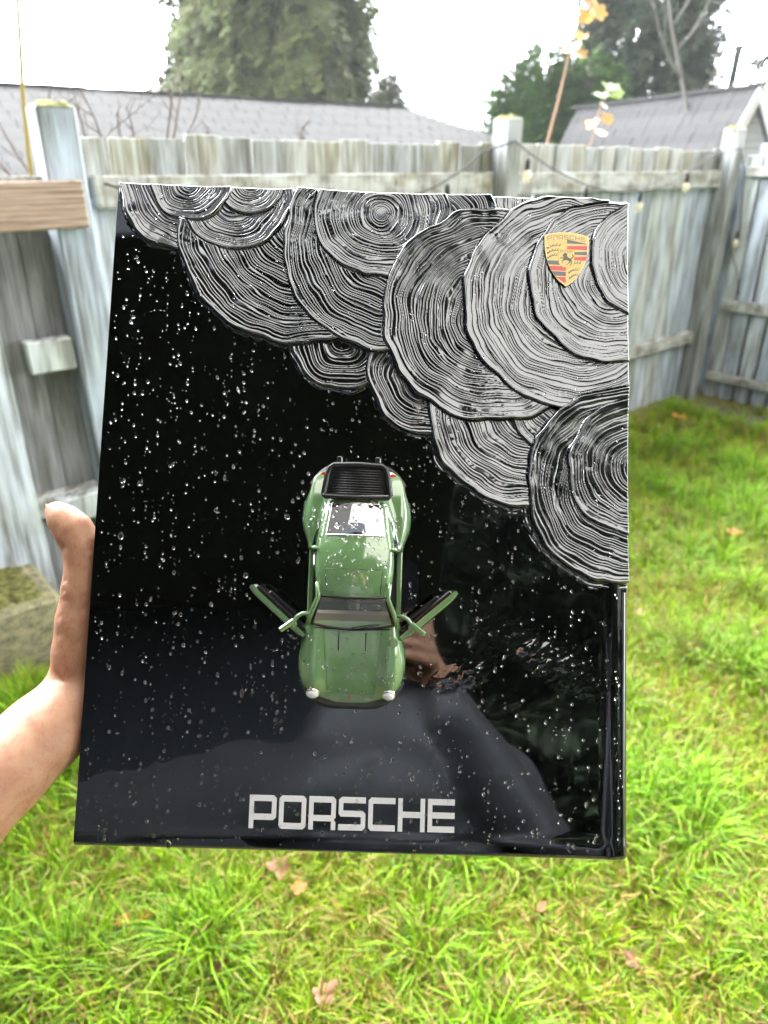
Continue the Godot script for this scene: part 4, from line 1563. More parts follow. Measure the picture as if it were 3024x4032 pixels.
	var rw := [Vector2(-20.6, 37.0), Vector2(20.6, 37.0), Vector2(17.4, 60.0), Vector2(-17.4, 60.0)]
	obj("rear_window", patch(rw, 18, 14, rear_z, 0.75), M.tinted_glass, o)
	var r2 := []
	for k in 16:
		r2.append(rw[0].lerp(rw[1], k / 16.0))
	for k in 12:
		r2.append(rw[1].lerp(rw[2], k / 12.0))
	for k in 16:
		r2.append(rw[2].lerp(rw[3], k / 16.0))
	for k in 12:
		r2.append(rw[3].lerp(rw[0], k / 12.0))
	var r3 := []
	for p in r2:
		r3.append(mm(p.x, p.y, rear_z(p.x, p.y) + 0.6))
	obj("rear_window_seal", loop_tube(r3, 0.45), M.chrome, o)
	for s in [-1, 1]:
		var q := [Vector2(s * 28.0, 30.0), Vector2(s * 31.5, 30.0), Vector2(s * 25.6, 50.0), Vector2(s * 25.0, 50.0)]
		if s < 0:
			q = [q[1], q[0], q[3], q[2]]
		obj("quarter_window", patch(q, 4, 12, rear_z, 0.5), M.tinted_glass, o)
	# interior
	obj("cabin_floor", place_mesh(box(Vector3(0.062, 0.052, 0.004), 0.001), mm(0, 2, 9)), M.dull_plastic, o)
	var bulk := begin(false)
	add_box(bulk, Vector3(0.060, 0.003, 0.022), Transform3D(Basis(), mm(0, 27, 19)), 0.0008)
	obj("bulkhead", done(bulk), M.dull_plastic, o)
	for s in [-1, 1]:
		var seat := obj("seat", place_mesh(box(Vector3(0.021, 0.022, 0.009), 0.003), mm(s * 13.0, 1, 17)), M.seat_cover, o)
		obj("backrest", place_mesh(box(Vector3(0.020, 0.007, 0.024), 0.003), mm(s * 13.0, 14, 28)), M.seat_cover, seat)
	obj("dashboard", place_mesh(box(Vector3(0.056, 0.010, 0.009), 0.003), mm(0, -21, 30.5)), M.car_trim, o)
	obj("centre_console", place_mesh(box(Vector3(0.008, 0.022, 0.012), 0.002), mm(0, -6, 20)), M.car_trim, o)
	var wheel_ring := []
	for k in 20:
		wheel_ring.append(mm(13 + 7.0 * cos(TAU * k / 20), -13.5 + 2.6 * sin(TAU * k / 20), 33 + 6.2 * sin(TAU * k / 20)))
	obj("steering_wheel", loop_tube(wheel_ring, 0.8), M.black_plastic, o)
	var mirror_st := begin(false)
	add_box(mirror_st, Vector3(0.010, 0.0022, 0.0035), Transform3D(Basis(), mm(0, -9.5, 45.5)), 0.0008)
	obj("rear_view_mirror", done(mirror_st), M.black_plastic, o)
	# whale tail: a black tray with louvres
	var tray_z := func(y: float) -> float: return lerpf(42.6, 40.6, (y - 64.0) / 26.0)
	var tail := []
	for q in [[-24.6, 65.5], [-23.4, 63.8], [0, 63.2], [23.4, 63.8], [24.6, 65.5], [22.6, 80], [20.9, 85.4], [18.0, 87.6], [0, 88.4], [-18.0, 87.6], [-20.9, 85.4], [-22.6, 80]]:
		tail.append(Vector2(q[0], q[1]))
	var spoiler_st := begin(false)
	var base := PackedVector2Array()
	for p in tail:
		base.append(p * 0.001)
	add_prism(spoiler_st, base, 0.0360, 0.0402, 0.0005)
	var rim := []
	for p in tail:
		rim.append(mm(p.x * 0.955, 77 + (p.y - 77) * 0.945, tray_z.call(p.y) - 0.6))
	rim.append(rim[0])
	rim.append(rim[1])
	var rr := []
	for p in rim:
		rr.append(0.0021)
	add_tube(spoiler_st, rim, rr, 10)
	for s in [-1, 1]:
		add_box(spoiler_st, Vector3(0.0035, 0.018, 0.012), Transform3D(Basis(), mm(s * 17, 76, 33)), 0.001)
	var spoiler := obj("spoiler", done(spoiler_st), M.black_plastic, o)
	for k in 10:
		var y := 66.8 + k * 1.86
		var half := lerpf(19.6, 15.6, k / 9.0)
		var slat := begin(false)
		add_tube(slat, [mm(-half - 0.6, y - 1.4, tray_z.call(y) - 1.4), mm(-half, y, tray_z.call(y) - 0.9), mm(half, y, tray_z.call(y) - 0.9), mm(half + 0.2, y - 0.8, tray_z.call(y) - 1.4)], [0.00045, 0.0007, 0.0007, 0.00045], 6)
		obj("louvre", done(slat), M.black_plastic, spoiler)
	for k in 3:
		var rib := begin(false)
		add_box(rib, Vector3(0.0009, 0.0185, 0.0012), Transform3D(Basis(Vector3.RIGHT, -0.08), mm((k - 1) * 8.6, 75.3, 40.3)), 0.0002)
		obj("rib", done(rib), M.black_plastic, spoiler)
	# bumpers, lamps
	var arc := []
	for k in 25:
		var t := k / 12.0 - 1.0
		arc.append(Vector2(-35.6 * sin(t * PI / 2), -84.5 + 17.0 * pow(absf(sin(t * PI / 2)), 4.5)))
	obj("front_bumper", sweep(arc, [Vector2(-6, 6.5), Vector2(2.6, 6.5), Vector2(3.6, 9), Vector2(3.4, 12.0), Vector2(2.0, 12.6), Vector2(2.0, 13.6), Vector2(0.4, 16.2), Vector2(-6, 16.2)]), M.dull_plastic, o)
	arc = []
	for k in 25:
		var t := k / 12.0 - 1.0
		arc.append(Vector2(33.4 * sin(t * PI / 2), 90.6 - 15.0 * pow(absf(sin(t * PI / 2)), 4.0)))
	var rb := obj("rear_bumper", sweep(arc, [Vector2(-7, 7), Vector2(2.2, 7), Vector2(3.2, 10), Vector2(2.8, 15.0), Vector2(0.6, 17.5), Vector2(-7, 17.5)]), M.dull_plastic, o)
	for s in [-1, 1]:
		obj("overrider", place_mesh(box(Vector3(0.0042, 0.005, 0.011), 0.0008), mm(s * 14.2, 94.2, 17)), M.black_plastic, rb)
		var la := []
		for k in 8:
			var t := 0.52 + k * 0.058
			la.append(Vector2(s * 33.6 * sin(t * PI / 2), 88.0 - 15.0 * pow(sin(t * PI / 2), 4.0)))
		if s < 0:
			la.reverse()
		obj("tail_light", sweep(la, [Vector2(-4, 17.6), Vector2(1.4, 17.6), Vector2(1.9, 20.0), Vector2(0.9, 25.2), Vector2(-4, 25.6)]), M.lamp_red, o)
		var lamp := obj("headlight", lathe([Vector2(0.0050, -0.0045), Vector2(0.0050, 0.0), Vector2(0.0045, 0.0008), Vector2(0.0041, 0.0004)], 22), M.chrome, o)
		place(lamp, mm(s * 27.2, -75.6, 24.0), Vector3(0, 0, 0))
		lamp.basis = Basis(Vector3(1, 0, 0), 2.35)
		obj("lens", lathe([Vector2(0.0042, 0.0003), Vector2(0.0038, 0.0013), Vector2(0.0028, 0.0021), Vector2(0.0014, 0.0026), Vector2(0.0, 0.0027)], 20), mat("lamp_lens", Color(0.75, 0.77, 0.78), 0.06), lamp)
		# wheels
		for e in [[-54.0, 32.6, 12.0], [52.0, 34.2, 12.6]]:
			var tyre := obj("wheel", lathe([Vector2(0.0085, -0.005), Vector2(e[2] * 0.001 - 0.0012, -0.005), Vector2(e[2] * 0.001, -0.0038), Vector2(e[2] * 0.001, 0.0038), Vector2(e[2] * 0.001 - 0.0012, 0.005), Vector2(0.0085, 0.005)], 26), M.rubber, o)
			place(tyre, mm(s * e[1], e[0], e[2] + 0.2), Vector3(0, 0, -s * PI / 2))
			var rim_st := begin()
			add_lathe(rim_st, [Vector2(0.0085, -0.004), Vector2(0.0085, 0.0048), Vector2(0.0076, 0.0052), Vector2(0.0070, 0.0034), Vector2(0.003, 0.0028), Vector2(0.0, 0.0034)], Transform3D(), 24)
			obj("rim", done(rim_st), M.chrome, tyre)
		# the open doors
		var side := "right" if s > 0 else "left"
		var door := Node3D.new()
		door.name = "door"
		door.set_meta("label", "green car door standing open on the %s side" % side)
		o.add_child(door, true)
		var hinge := mm(s * 34.6, -32.0, 0)
		var dirn := Vector3(s * 0.757, 0.653, 0)
		var outer := Vector3(s * 0.653, -0.757, 0)
		var sect := [[0.0, 9.0], [3.6, 9.5], [5.4, 13.0], [6.2, 20.0], [5.2, 27.0], [4.4, 31.5], [3.4, 33.0], [0.0, 33.0]]
		var dst := begin()
		add_grid(dst, 7, 16, func(u, v):
			var i := int(round(u * 7))
			var l := lerpf(-2.0, 50.0, v)
			var pinch := 1.0 - 0.35 * pow(absf(v * 2 - 1), 6.0)
			var up: float = sect[i][1] + (1.6 * pow(v, 2.0) if sect[i][1] > 25 else 0.0)
			return hinge + dirn * l * 0.001 + outer * sect[i][0] * pinch * 0.001 + Vector3(0, 0, up * 0.001), s > 0)
		dst.set_smooth_group(-1)
		for v in [-2.0, 50.0]:
			for i in 6:
				var a: Vector3 = hinge + dirn * v * 0.001
				var p: Vector3 = a + outer * sect[i][0] * 0.00065 + Vector3(0, 0, (sect[i][1] + (1.6 if sect[i][1] > 25 and v > 0 else 0.0)) * 0.001)
				var q: Vector3 = a + outer * sect[i + 1][0] * 0.00065 + Vector3(0, 0, (sect[i + 1][1] + (1.6 if sect[i + 1][1] > 25 and v > 0 else 0.0)) * 0.001)
				out_tri(dst, a + Vector3(0, 0, 0.02), p, q, hinge + dirn * 0.024 + Vector3(0, 0, 0.02))
		obj("outer_panel", done(dst), M.green_paint, door)
		var ist := begin(false)
		add_box(ist, Vector3(0.046, 0.0028, 0.023), Transform3D(Basis(dirn, outer, dirn.cross(outer)), hinge + dirn * 0.024 - outer * 0.0014 + Vector3(0, 0, 0.0205)), 0.0008)
		add_box(ist, Vector3(0.026, 0.003, 0.004), Transform3D(Basis(dirn, outer, dirn.cross(outer)), hinge + dirn * 0.025 - outer * 0.004 + Vector3(0, 0, 0.024)), 0.001)
		obj("inner_panel", done(ist), M.black_plastic, door)
		var mst := begin(false)
		var mdir := Vector3(s * 0.80, -0.60, 0.05).normalized()
		var mup := mdir.cross(Vector3(0, 0, 1)).normalized()
		add_box(mst, Vector3(0.0125, 0.0036, 0.0052), Transform3D(Basis(mdir, mup, mdir.cross(mup)), mm(s * 46.0, -27.2, 35.2)), 0.0012)
		add_box(mst, Vector3(0.005, 0.0058, 0.0048), Transform3D(Basis(mdir, mup, mdir.cross(mup)), mm(s * 42.2, -25.6, 34.6)), 0.001)
		obj("door_mirror", done(mst), M.green_paint, door)
		obj("hinge_arm", tube([mm(s * 30.5, -18.4, 35.6), mm(s * 35.5, -18.6, 36.4), mm(s * 38.8, -20.6, 36.4), mm(s * 41.0, -23.6, 35.8), mm(s * 42.6, -27.0, 34.0)], [0.0016, 0.0016, 0.0016, 0.0016, 0.0014], 8), M.green_paint, door)


# ---------------------------------------------------------------- the photographer, whose left hand holds the painting
func on_panel(x: float, y: float, z: float) -> Vector3:
	return panel_xf * mm(x, y, z)


func chain(out: Array, pts: Array, radii: Array) -> void:
	for i in pts.size() - 1:
		out.append([pts[i], pts[i + 1], radii[i], radii[i + 1]])


func build_person() -> void:
	var o := thing("person", "person in a dark jacket reaching a bare left arm out to hold the black painting", "person", Vector3(0.0, 0, 0.22))
	var at := Transform3D(Basis(), -o.position)
	var st := begin()
	# left hand and forearm, on a fine grid
	var b := []
	chain(b, [on_panel(-241.0, -7.5, -15), on_panel(-235, -13, -15), on_panel(-226, -22, -15.5), on_panel(-217.5, -36, -17), on_panel(-216, -52, -18.5), on_panel(-217.5, -68, -20), on_panel(-219.5, -92, -25), on_panel(-221.5, -116, -29), on_panel(-223, -136, -33)], [0.0060, 0.0096, 0.0125, 0.0131, 0.0123, 0.0134, 0.0162, 0.0168, 0.0170])
	chain(b, [on_panel(-222, -150, -37), on_panel(-222, -125, -44), on_panel(-216, -92, -56)], [0.021, 0.018, 0.015])
	chain(b, [on_panel(-219, -158, -45), on_panel(-214, -128, -54), on_panel(-206, -112, -58)], [0.019, 0.016, 0.013])
	chain(b, [on_panel(-219, -160, -34), on_panel(-236, -179, -12), on_panel(-253, -199, 8), on_panel(-285, -246, 42), on_panel(-318, -293, 76)], [0.0262, 0.0275, 0.0305, 0.0345, 0.0375])
	chain(b, [on_panel(-228, -150, -35), on_panel(-243, -172, -14), on_panel(-262, -196, 6)], [0.019, 0.020, 0.023])
	for e in [[-60, -40, 0.0088, 1.0], [-80, -72, 0.0092, 1.08], [-99, -96, 0.0088, 1.0], [-116, -118, 0.0078, 0.84]]:   # four fingers spread over the back of the canvas
		var y0: float = e[0]
		var y1: float = e[1]
		var r: float = e[2]
		var l: float = e[3]
		chain(b, [on_panel(-216, (y0 - 100) * 0.5 - 8, -54), on_panel(-190, y0, -57), on_panel(-190 + 42 * l, lerpf(y0, y1, 0.5), -52), on_panel(-190 + 66 * l, lerpf(y0, y1, 0.8), -47), on_panel(-190 + 84 * l, y1, -45.5)], [0.013, r + 0.002, r, r - 0.0008, r - 0.0018])
	var creases := []
	for c in [[-229, -100, -207, -93, 0.4, 1.4], [-230, -115, -207, -104, 0.45, 1.5], [-230, -122, -207, -116, 0.4, 1.5], [-226, -45, -207, -44, 0.35, 1.4], [-234, -35, -207, -37, 0.8, 1.6], [-232, -40, -208, -33, 0.6, 1.5], [-234, -62, -209, -60, 0.6, 1.6], [-234, -70, -210, -66, 0.5, 1.5], [-236, -79, -207, -72, 0.5, 1.5], [-237, -92, -207, -82, 0.4, 1.5], [-237, -106, -207, -95, 0.4, 1.6], [-236, -131, -207, -151, 0.6, 2.4], [-234, -133, -205, -160, 0.5, 2.2], [-238, -130, -222, -139, 0.4, 2.2], [-233, -138, -210, -166, 0.45, 2.2]]:
		var skin_z := [[-170, -13], [-150, -15], [-131, -16], [-106, -11.5], [-92, -10], [-70, -8], [-50, -8], [-36, -5.5]]
		creases.append([on_panel(c[0], c[1], lut(c[1], skin_z)), on_panel(c[2], c[3], lut(c[3], skin_z)), c[4] * 0.0022, c[5] * 0.00095])
	# the tendons and the edge of the wrist
	chain(b, [on_panel(-224, -158, -14), on_panel(-240, -186, 6), on_panel(-258, -216, 24)], [0.006, 0.0075, 0.008])
	field_mesh(st, b, 0.0021, 0.0033, creases)
	# the rest of the body on a coarse grid
	var left_elbow := on_panel(-330, -310, 88)
	var ls := Vector3(-0.175, 1.315, 0.07)
	var rs := Vector3(0.19, 1.35, 0.20)
	b = []
	chain(b, [on_panel(-300, -268, 58), left_elbow, ls], [0.036, 0.040, 0.046])
	var rw := Vector3(0.13, 1.42, 0.10)
	chain(b, [rs, Vector3(0.31, 1.13, 0.17), rw], [0.045, 0.036, 0.025])
	chain(b, [Vector3(0.0, 1.36, 0.16), Vector3(0.0, 1.2, 0.19), Vector3(0.0, 1.02, 0.21), Vector3(0.0, 0.9, 0.22)], [0.09, 0.115, 0.105, 0.12])
	chain(b, [ls, Vector3(0, 1.37, 0.14), rs], [0.05, 0.06, 0.05])
	chain(b, [Vector3(0, 1.36, 0.16), Vector3(0.015, 1.5, 0.20)], [0.058, 0.052])
	for s in [-1, 1]:
		chain(b, [Vector3(s * 0.085, 0.9, 0.22), Vector3(s * 0.095, 0.48, 0.19), Vector3(s * 0.10, 0.09, 0.24), Vector3(s * 0.105, 0.045, 0.10)], [0.085, 0.055, 0.038, 0.032])
	field_mesh(st, b, 0.012, 0.014)
	# head, facing the phone
	var h := Vector3(0.02, 1.575, 0.20)
	b = [[h + Vector3(0, 0.035, 0.02), h + Vector3(0, 0.03, 0.05), 0.078, 0.080], [h + Vector3(0, -0.01, -0.01), h + Vector3(0, -0.07, -0.035), 0.062, 0.034], [h + Vector3(0, -0.05, 0.03), h + Vector3(0, -0.11, 0.02), 0.05, 0.05],
		[h + Vector3(0, 0.015, -0.072), h + Vector3(0, -0.018, -0.098), 0.007, 0.012], [h + Vector3(-0.012, -0.022, -0.085), h + Vector3(0.012, -0.022, -0.085), 0.008, 0.008], [h + Vector3(-0.035, 0.03, -0.055), h + Vector3(0.035, 0.03, -0.055), 0.017, 0.017],
		[h + Vector3(-0.018, -0.05, -0.066), h + Vector3(0.018, -0.05, -0.066), 0.010, 0.010], [h + Vector3(-0.042, -0.018, -0.04), h + Vector3(-0.035, -0.03, -0.045), 0.022, 0.02], [h + Vector3(0.042, -0.018, -0.04), h + Vector3(0.035, -0.03, -0.045), 0.022, 0.02]]
	for s in [-1, 1]:
		b.append([h + Vector3(s * 0.078, 0.02, 0.025), h + Vector3(s * 0.076, -0.018, 0.02), 0.013, 0.009])
	field_mesh(st, b, 0.005, 0.008)
	# the right hand round the phone
	b = []
	var ph := Transform3D(Basis(Vector3.RIGHT, deg_to_rad(-25.5)), Vector3(0.0, 1.62, 0.0))
	chain(b, [rw, ph * Vector3(0.075, -0.12, 0.06), ph * Vector3(0.072, -0.085, 0.045)], [0.022, 0.024, 0.02])
	for k in 4:
		var y := -0.055 - k * 0.021
		chain(b, [ph * Vector3(0.078, y - 0.01, 0.045), ph * Vector3(0.082, y, 0.022), ph * Vector3(0.068, y, 0.0025), ph * Vector3(0.048, y + 0.002, 0.0)], [0.012, 0.0085, 0.0078, 0.0065])
	chain(b, [ph * Vector3(0.068, -0.10, 0.05), ph * Vector3(0.05, -0.075, 0.034), ph * Vector3(0.030, -0.06, 0.030)], [0.014, 0.0105, 0.0085])
	field_mesh(st, b, 0.0035, 0.005)
	var body := obj("body", done(st), M.skin, o)
	body.transform = at
	# the nail at the tip of the thumb
	var nail := obj("thumbnail", grid(8, 8, func(u, v): return on_panel(lerpf(-248.0, -244.8, v) + 1.8 * pow(u * 2 - 1, 2), lerpf(-2.5, -16.5, v), -15 + (u * 2 - 1) * 5.8), true), M.nail, o)
	nail.transform = at
	for s in [-1, 1]:
		var eye := obj("eye", lathe([Vector2(0, -0.0118), Vector2(0.0059, -0.0102), Vector2(0.0102, -0.0059), Vector2(0.0118, 0), Vector2(0.0102, 0.0059), Vector2(0.0059, 0.0102), Vector2(0, 0.0118)], 16), M.eye_white, o)
		place(eye, h + Vector3(s * 0.031, 0.012, -0.062) - o.position)
		place(obj("iris", lathe([Vector2(0.0056, -0.0004), Vector2(0.004, 0.0012), Vector2(0, 0.0018)], 14), M.eye_dark, eye), Vector3(0, 0, -0.0108), Vector3(-PI / 2, 0, 0))
	var lips := obj("lips", tube([h + Vector3(-0.022, -0.052, -0.071), h + Vector3(-0.009, -0.049, -0.079), h + Vector3(0, -0.050, -0.0795), h + Vector3(0.009, -0.049, -0.079), h + Vector3(0.022, -0.052, -0.071)], [0.002, 0.0052, 0.005, 0.0052, 0.002], 8), M.lips, o)
	lips.transform = at
	# hair: a cap and long locks over the right shoulder
	st = begin()
	b = [[h + Vector3(0, 0.055, 0.035), h + Vector3(0, 0.045, 0.06), 0.084, 0.086], [h + Vector3(0, 0.0, 0.07), h + Vector3(0, -0.08, 0.075), 0.075, 0.06]]
	for k in 11:
		var a := -0.75 + k * 0.464
		var p := h + Vector3(cos(a) * 0.075, 0.01, 0.03 + sin(a) * 0.07)
		chain(b, [p, p + Vector3(cos(a) * 0.03 + 0.01, -0.11, sin(a) * 0.01), p + Vector3(cos(a) * 0.045 + 0.03, -0.22, -0.05 + sin(a) * 0.01), p + Vector3(cos(a) * 0.04 + 0.05, -0.33 - 0.03 * sin(k * 2.0), -0.07)], [0.022, 0.024, 0.022, 0.008])
	field_mesh(st, b, 0.008, 0.008)
	var hair := obj("hair", done(st), M.hair, o)
	hair.transform = at
	# clothes follow the body a little outside it
	st = begin()
	b = []
	chain(b, [on_panel(-312, -284, 68), left_elbow, ls], [0.050, 0.058, 0.072])
	chain(b, [rs, Vector3(0.31, 1.13, 0.17), rw + Vector3(-0.02, 0.02, -0.01)], [0.06, 0.052, 0.040])
	chain(b, [Vector3(0.0, 1.34, 0.16), Vector3(0.0, 1.2, 0.19), Vector3(0.0, 1.02, 0.21), Vector3(0.0, 0.82, 0.22)], [0.105, 0.13, 0.125, 0.145])
	chain(b, [ls, Vector3(0, 1.35, 0.17), rs], [0.070, 0.074, 0.066])
	chain(b, [Vector3(-0.05, 1.39, 0.22), Vector3(0.06, 1.39, 0.24)], [0.062, 0.062])
	chain(b, [Vector3(-0.05, 1.42, 0.15), Vector3(0.06, 1.42, 0.15)], [0.062, 0.062])
	chain(b, [Vector3(-0.03, 1.46, 0.16), Vector3(0.05, 1.46, 0.16)], [0.060, 0.060])
	chain(b, [Vector3(-0.05, 1.33, 0.11), Vector3(0.05, 1.33, 0.11)], [0.06, 0.06])
	for s in [-1, 1]:
		chain(b, [Vector3(s * 0.09, 1.25, 0.18), Vector3(s * 0.085, 0.84, 0.22)], [0.085, 0.105])
	field_mesh(st, b, 0.011, 0.014, [[Vector3(0.0, 1.35, 0.04), Vector3(0.0, 0.75, 0.06), 0.010, 0.012], [Vector3(-0.14, 1.24, 0.05), Vector3(0.10, 1.08, 0.05), 0.008, 0.02], [Vector3(0.16, 1.26, 0.09), Vector3(-0.05, 1.0, 0.05), 0.008, 0.02]])
	var jacket := obj("jacket", done(st), M.jacket, o)
	jacket.transform = at
	st = begin()
	b = []
	for s in [-1, 1]:
		chain(b, [Vector3(s * 0.085, 0.92, 0.22), Vector3(s * 0.095, 0.48, 0.19), Vector3(s * 0.10, 0.10, 0.24)], [0.10, 0.068, 0.055])
	field_mesh(st, b, 0.013, 0.012)
	var legs := obj("trousers", done(st), M.trousers, o)
	legs.transform = at
	for s in [-1, 1]:
		st = begin()
		b = [[Vector3(s * 0.10, 0.055, 0.26), Vector3(s * 0.105, 0.045, 0.09), 0.05, 0.042], [Vector3(s * 0.10, 0.09, 0.25), Vector3(s * 0.10, 0.12, 0.245), 0.05, 0.05]]
		field_mesh(st, b, 0.011, 0.01)
		obj("shoe", done(st), M.shoe, o).transform = at
	var phone := obj("phone", prism(rounded(0.075, 0.16, 0.011), -0.0042, 0.0042, 0.0008), M.phone_glass)
	phone.transform = ph * Transform3D(Basis(), Vector3(0.026, -0.052, 0.0125))
	tag(phone, "dark phone held up in the right hand of the photographer", "phone")


# ---------------------------------------------------------------- cables, saplings, leaves
func build_garden_details() -> void:
	var f := back_xf()
	var o := thing("string_lights", "black cable with small hanging bulbs looped along the board fence", "string lights")
	var hang := func(a: Array, called: String) -> void:
		var pts := []
		var rad := []
		for p in a:
			pts.append(f * Vector3(-p[0], p[1], p[2] if p.size() > 2 else 0.12))
			rad.append(0.0042)
		obj(called, tube(pts, rad, 6), M.cable, o)
	hang.call([[4.44, 1.57], [4.3, 1.53], [4.1, 1.48], [3.8, 1.45], [3.5, 1.45], [3.15, 1.49], [2.95, 1.535], [2.78, 1.6], [2.65, 1.68], [2.44, 1.73, 0.14], [2.35, 1.69, 0.14], [2.14, 1.62], [1.97, 1.57], [1.81, 1.53], [1.62, 1.50], [1.49, 1.49], [1.25, 1.49], [1.02, 1.51], [0.77, 1.59], [0.53, 1.68], [0.2, 1.73, 0.14], [0.1, 1.6, 0.145], [0.06, 1.4, 0.15], [0.04, 1.2, 0.17], [0.0, 1.0, 0.2]], "cable")
	var g := side_xf()
	var q := []
	var rr := []
	for p in [[0.0, 1.6, 0.14], [0.04, 1.44, 0.10], [0.11, 1.23, 0.1], [0.17, 1.07, 0.1], [0.24, 0.94, 0.1], [0.28, 0.8, 0.1]]:
		q.append(g * Vector3(p[0], p[1], p[2]))
		rr.append(0.0035)
	obj("cable", tube(q, rr, 6), M.cable, o)
	for p in [[2.31, 1.66], [1.80, 1.52], [1.27, 1.485], [0.77, 1.585], [0.07, 1.22], [2.86, 1.55], [3.5, 1.525]]:
		var at: Vector3 = f * Vector3(-p[0], p[1], 0.12 if p[0] > 0.2 else 0.17)
		var socket := obj("socket", lathe([Vector2(0.0, -0.055), Vector2(0.012, -0.055), Vector2(0.013, -0.02), Vector2(0.008, -0.004), Vector2(0.0, 0.002)], 10), M.cable, o)
		place(socket, at)
		place(obj("bulb", lathe([Vector2(0.0, -0.062), Vector2(0.012, -0.058), Vector2(0.022, -0.042), Vector2(0.024, -0.028), Vector2(0.018, -0.012), Vector2(0.010, 0.0)], 14), M.bulb_glass, socket), Vector3(0, -0.052, 0))
	# a mossy concrete slab at the near end
	var slab := thing("concrete_slab", "mossy concrete block at the foot of the near fence bay", "slab")
	slab.transform = f
	var ss := begin(false)
	add_box(ss, Vector3(1.6, 0.32, 0.36), Transform3D(Basis(), Vector3(-5.70, 0.135, 0.19)), 0.02)
	obj("slab", done(ss), M.mossy_stone, slab)
	add_moss("moss", 0.33, slab, Vector3(-5.1, 0.295, 0.19), 5)
	# sapling with its last yellow leaves
	var s := thing("sapling", "thin brown sapling with a few yellow leaves left, behind the board fence", "tree", Vector3(1.24, 0, -6.34))
	var b := s.position
	obj("stem", tube([Vector3(0, -0.1, 0), Vector3(0.01, 1.0, 0), Vector3(1.27, 1.81, -6.3) - b, Vector3(1.32, 2.06, -6.3) - b, Vector3(1.38, 2.42, -6.3) - b, Vector3(1.47, 2.80, -6.3) - b], [0.014, 0.013, 0.011, 0.010, 0.007, 0.003], 7), M.brown_stem, s)
	obj("stem", tube([Vector3(0.01, 0.9, 0), Vector3(0.25, 1.4, 0.03), Vector3(0.37, 1.8, 0.04), Vector3(0.41, 2.05, 0.04), Vector3(0.52, 2.16, 0.04)], [0.009, 0.008, 0.006, 0.005, 0.002], 6), M.brown_stem, s)
	var r := RandomNumberGenerator.new()
	r.seed = 12
	for e in [[1.48, 2.68, 1.2, 0], [1.55, 2.62, 1.25, 0], [1.49, 2.60, 1.1, 0], [1.40, 2.50, 0.8, 0], [1.46, 2.47, 0.7, 0], [1.40, 2.40, 1.1, 0], [1.45, 2.37, 1.0, 0], [1.72, 2.16, 1.0, 1], [1.65, 2.10, 1.0, 1], [1.77, 2.11, 0.8, 1], [1.68, 2.03, 0.6, 1], [1.62, 1.92, 0.9, 0], [1.71, 1.945, 0.8, 0], [1.67, 1.85, 0.9, 0]]:
		var l := obj("leaf", leaf_mesh(r, 0.072 * e[2]), M.yellow_leaf if e[3] == 0 else M.lime_leaf, s)
		place(l, Vector3(e[0], e[1], -6.28 + r.randf_range(-0.03, 0.03)) - b, Vector3(r.randf_range(0.3, 0.9), r.randf_range(-1, 1), r.randf_range(-0.6, 0.6)))
	# bare shoots along the near part of the fence
	var sh := thing("shrub", "bare mossy shrub with one tall yellow shoot behind the near fence post", "shrub", Vector3(-1.34, 0, -3.06))
	b = sh.position
	obj("yellow_shoot", tube([Vector3(-1.37, 1.1, -3.06) - b, Vector3(-1.33, 1.66, -3.02) - b, Vector3(-1.30, 1.86, -3.0) - b, Vector3(-1.28, 1.99, -3.0) - b, Vector3(-1.255, 2.16, -3.0) - b, Vector3(-1.26, 2.3, -3.0) - b], [0.011, 0.0095, 0.009, 0.0085, 0.0075, 0.005], 6), M.yellow_twig, sh)
	obj("stem", tube([Vector3(0, -0.1, 0), Vector3(0.03, 0.9, 0), Vector3(0.05, 1.5, 0.02), Vector3(0.05, 1.66, 0.04)], [0.02, 0.018, 0.014, 0.009], 7), M.dark_twig, sh)
	var st := begin()
	for e in [[Vector3(0.05, 1.6, 0.04), Vector3(0.5, 0.9, 0), 0.42], [Vector3(0.03, 1.45, 0.02), Vector3(-0.8, 0.8, 0.1), 0.45], [Vector3(0.04, 1.5, 0.02), Vector3(-0.4, 1, 0), 0.4], [Vector3(0.04, 1.4, 0.0), Vector3(-1.0, 0.5, 0.1), 0.5], [Vector3(0.05, 1.5, 0.02), Vector3(0.8, 0.5, 0.0), 0.4], [Vector3(0.02, 1.3, 0.0), Vector3(-0.7, 0.4, 0.3), 0.4]]:
		bare_branch(st, e[0], e[1].normalized(), e[2], 0.0052, 2, r)
	obj("twigs", done(st), M.dark_twig, sh).set_meta("kind", "stuff")
	var sh2 := thing("shrub", "row of thin bare shoots rising over the board fence before the long roof", "shrub", Vector3(-0.85, 0, -3.28))
	b = sh2.position
	st = begin()
	for e in [[-0.87, 1.66, -0.06, 0.30], [-0.86, 1.66, 0.18, 0.28], [-0.84, 1.64, 0.5, 0.24], [-1.06, 1.64, -0.6, 0.3], [-1.02, 1.66, 0.1, 0.14], [-0.98, 1.66, -0.2, 0.16], [-0.72, 1.66, 0.1, 0.1], [-0.38, 1.66, 0.05, 0.13], [-0.36, 1.66, 0.2, 0.11], [-1.12, 1.66, -0.3, 0.2]]:
		bare_branch(st, Vector3(e[0], e[1], -3.28 - (e[0] + 0.85) * 0.72) - b, Vector3(e[2], 1, 0).normalized(), e[3], 0.006, 1, r)
	obj("shoots", done(st), M.dark_twig, sh2).set_meta("kind", "stuff")
	obj("stem", tube([Vector3(0, -0.1, 0), Vector3(0.0, 0.9, 0), Vector3(-0.02, 1.68, 0)], [0.016, 0.014, 0.008], 6), M.dark_twig, sh2)
	# fallen leaves
	var n := 0
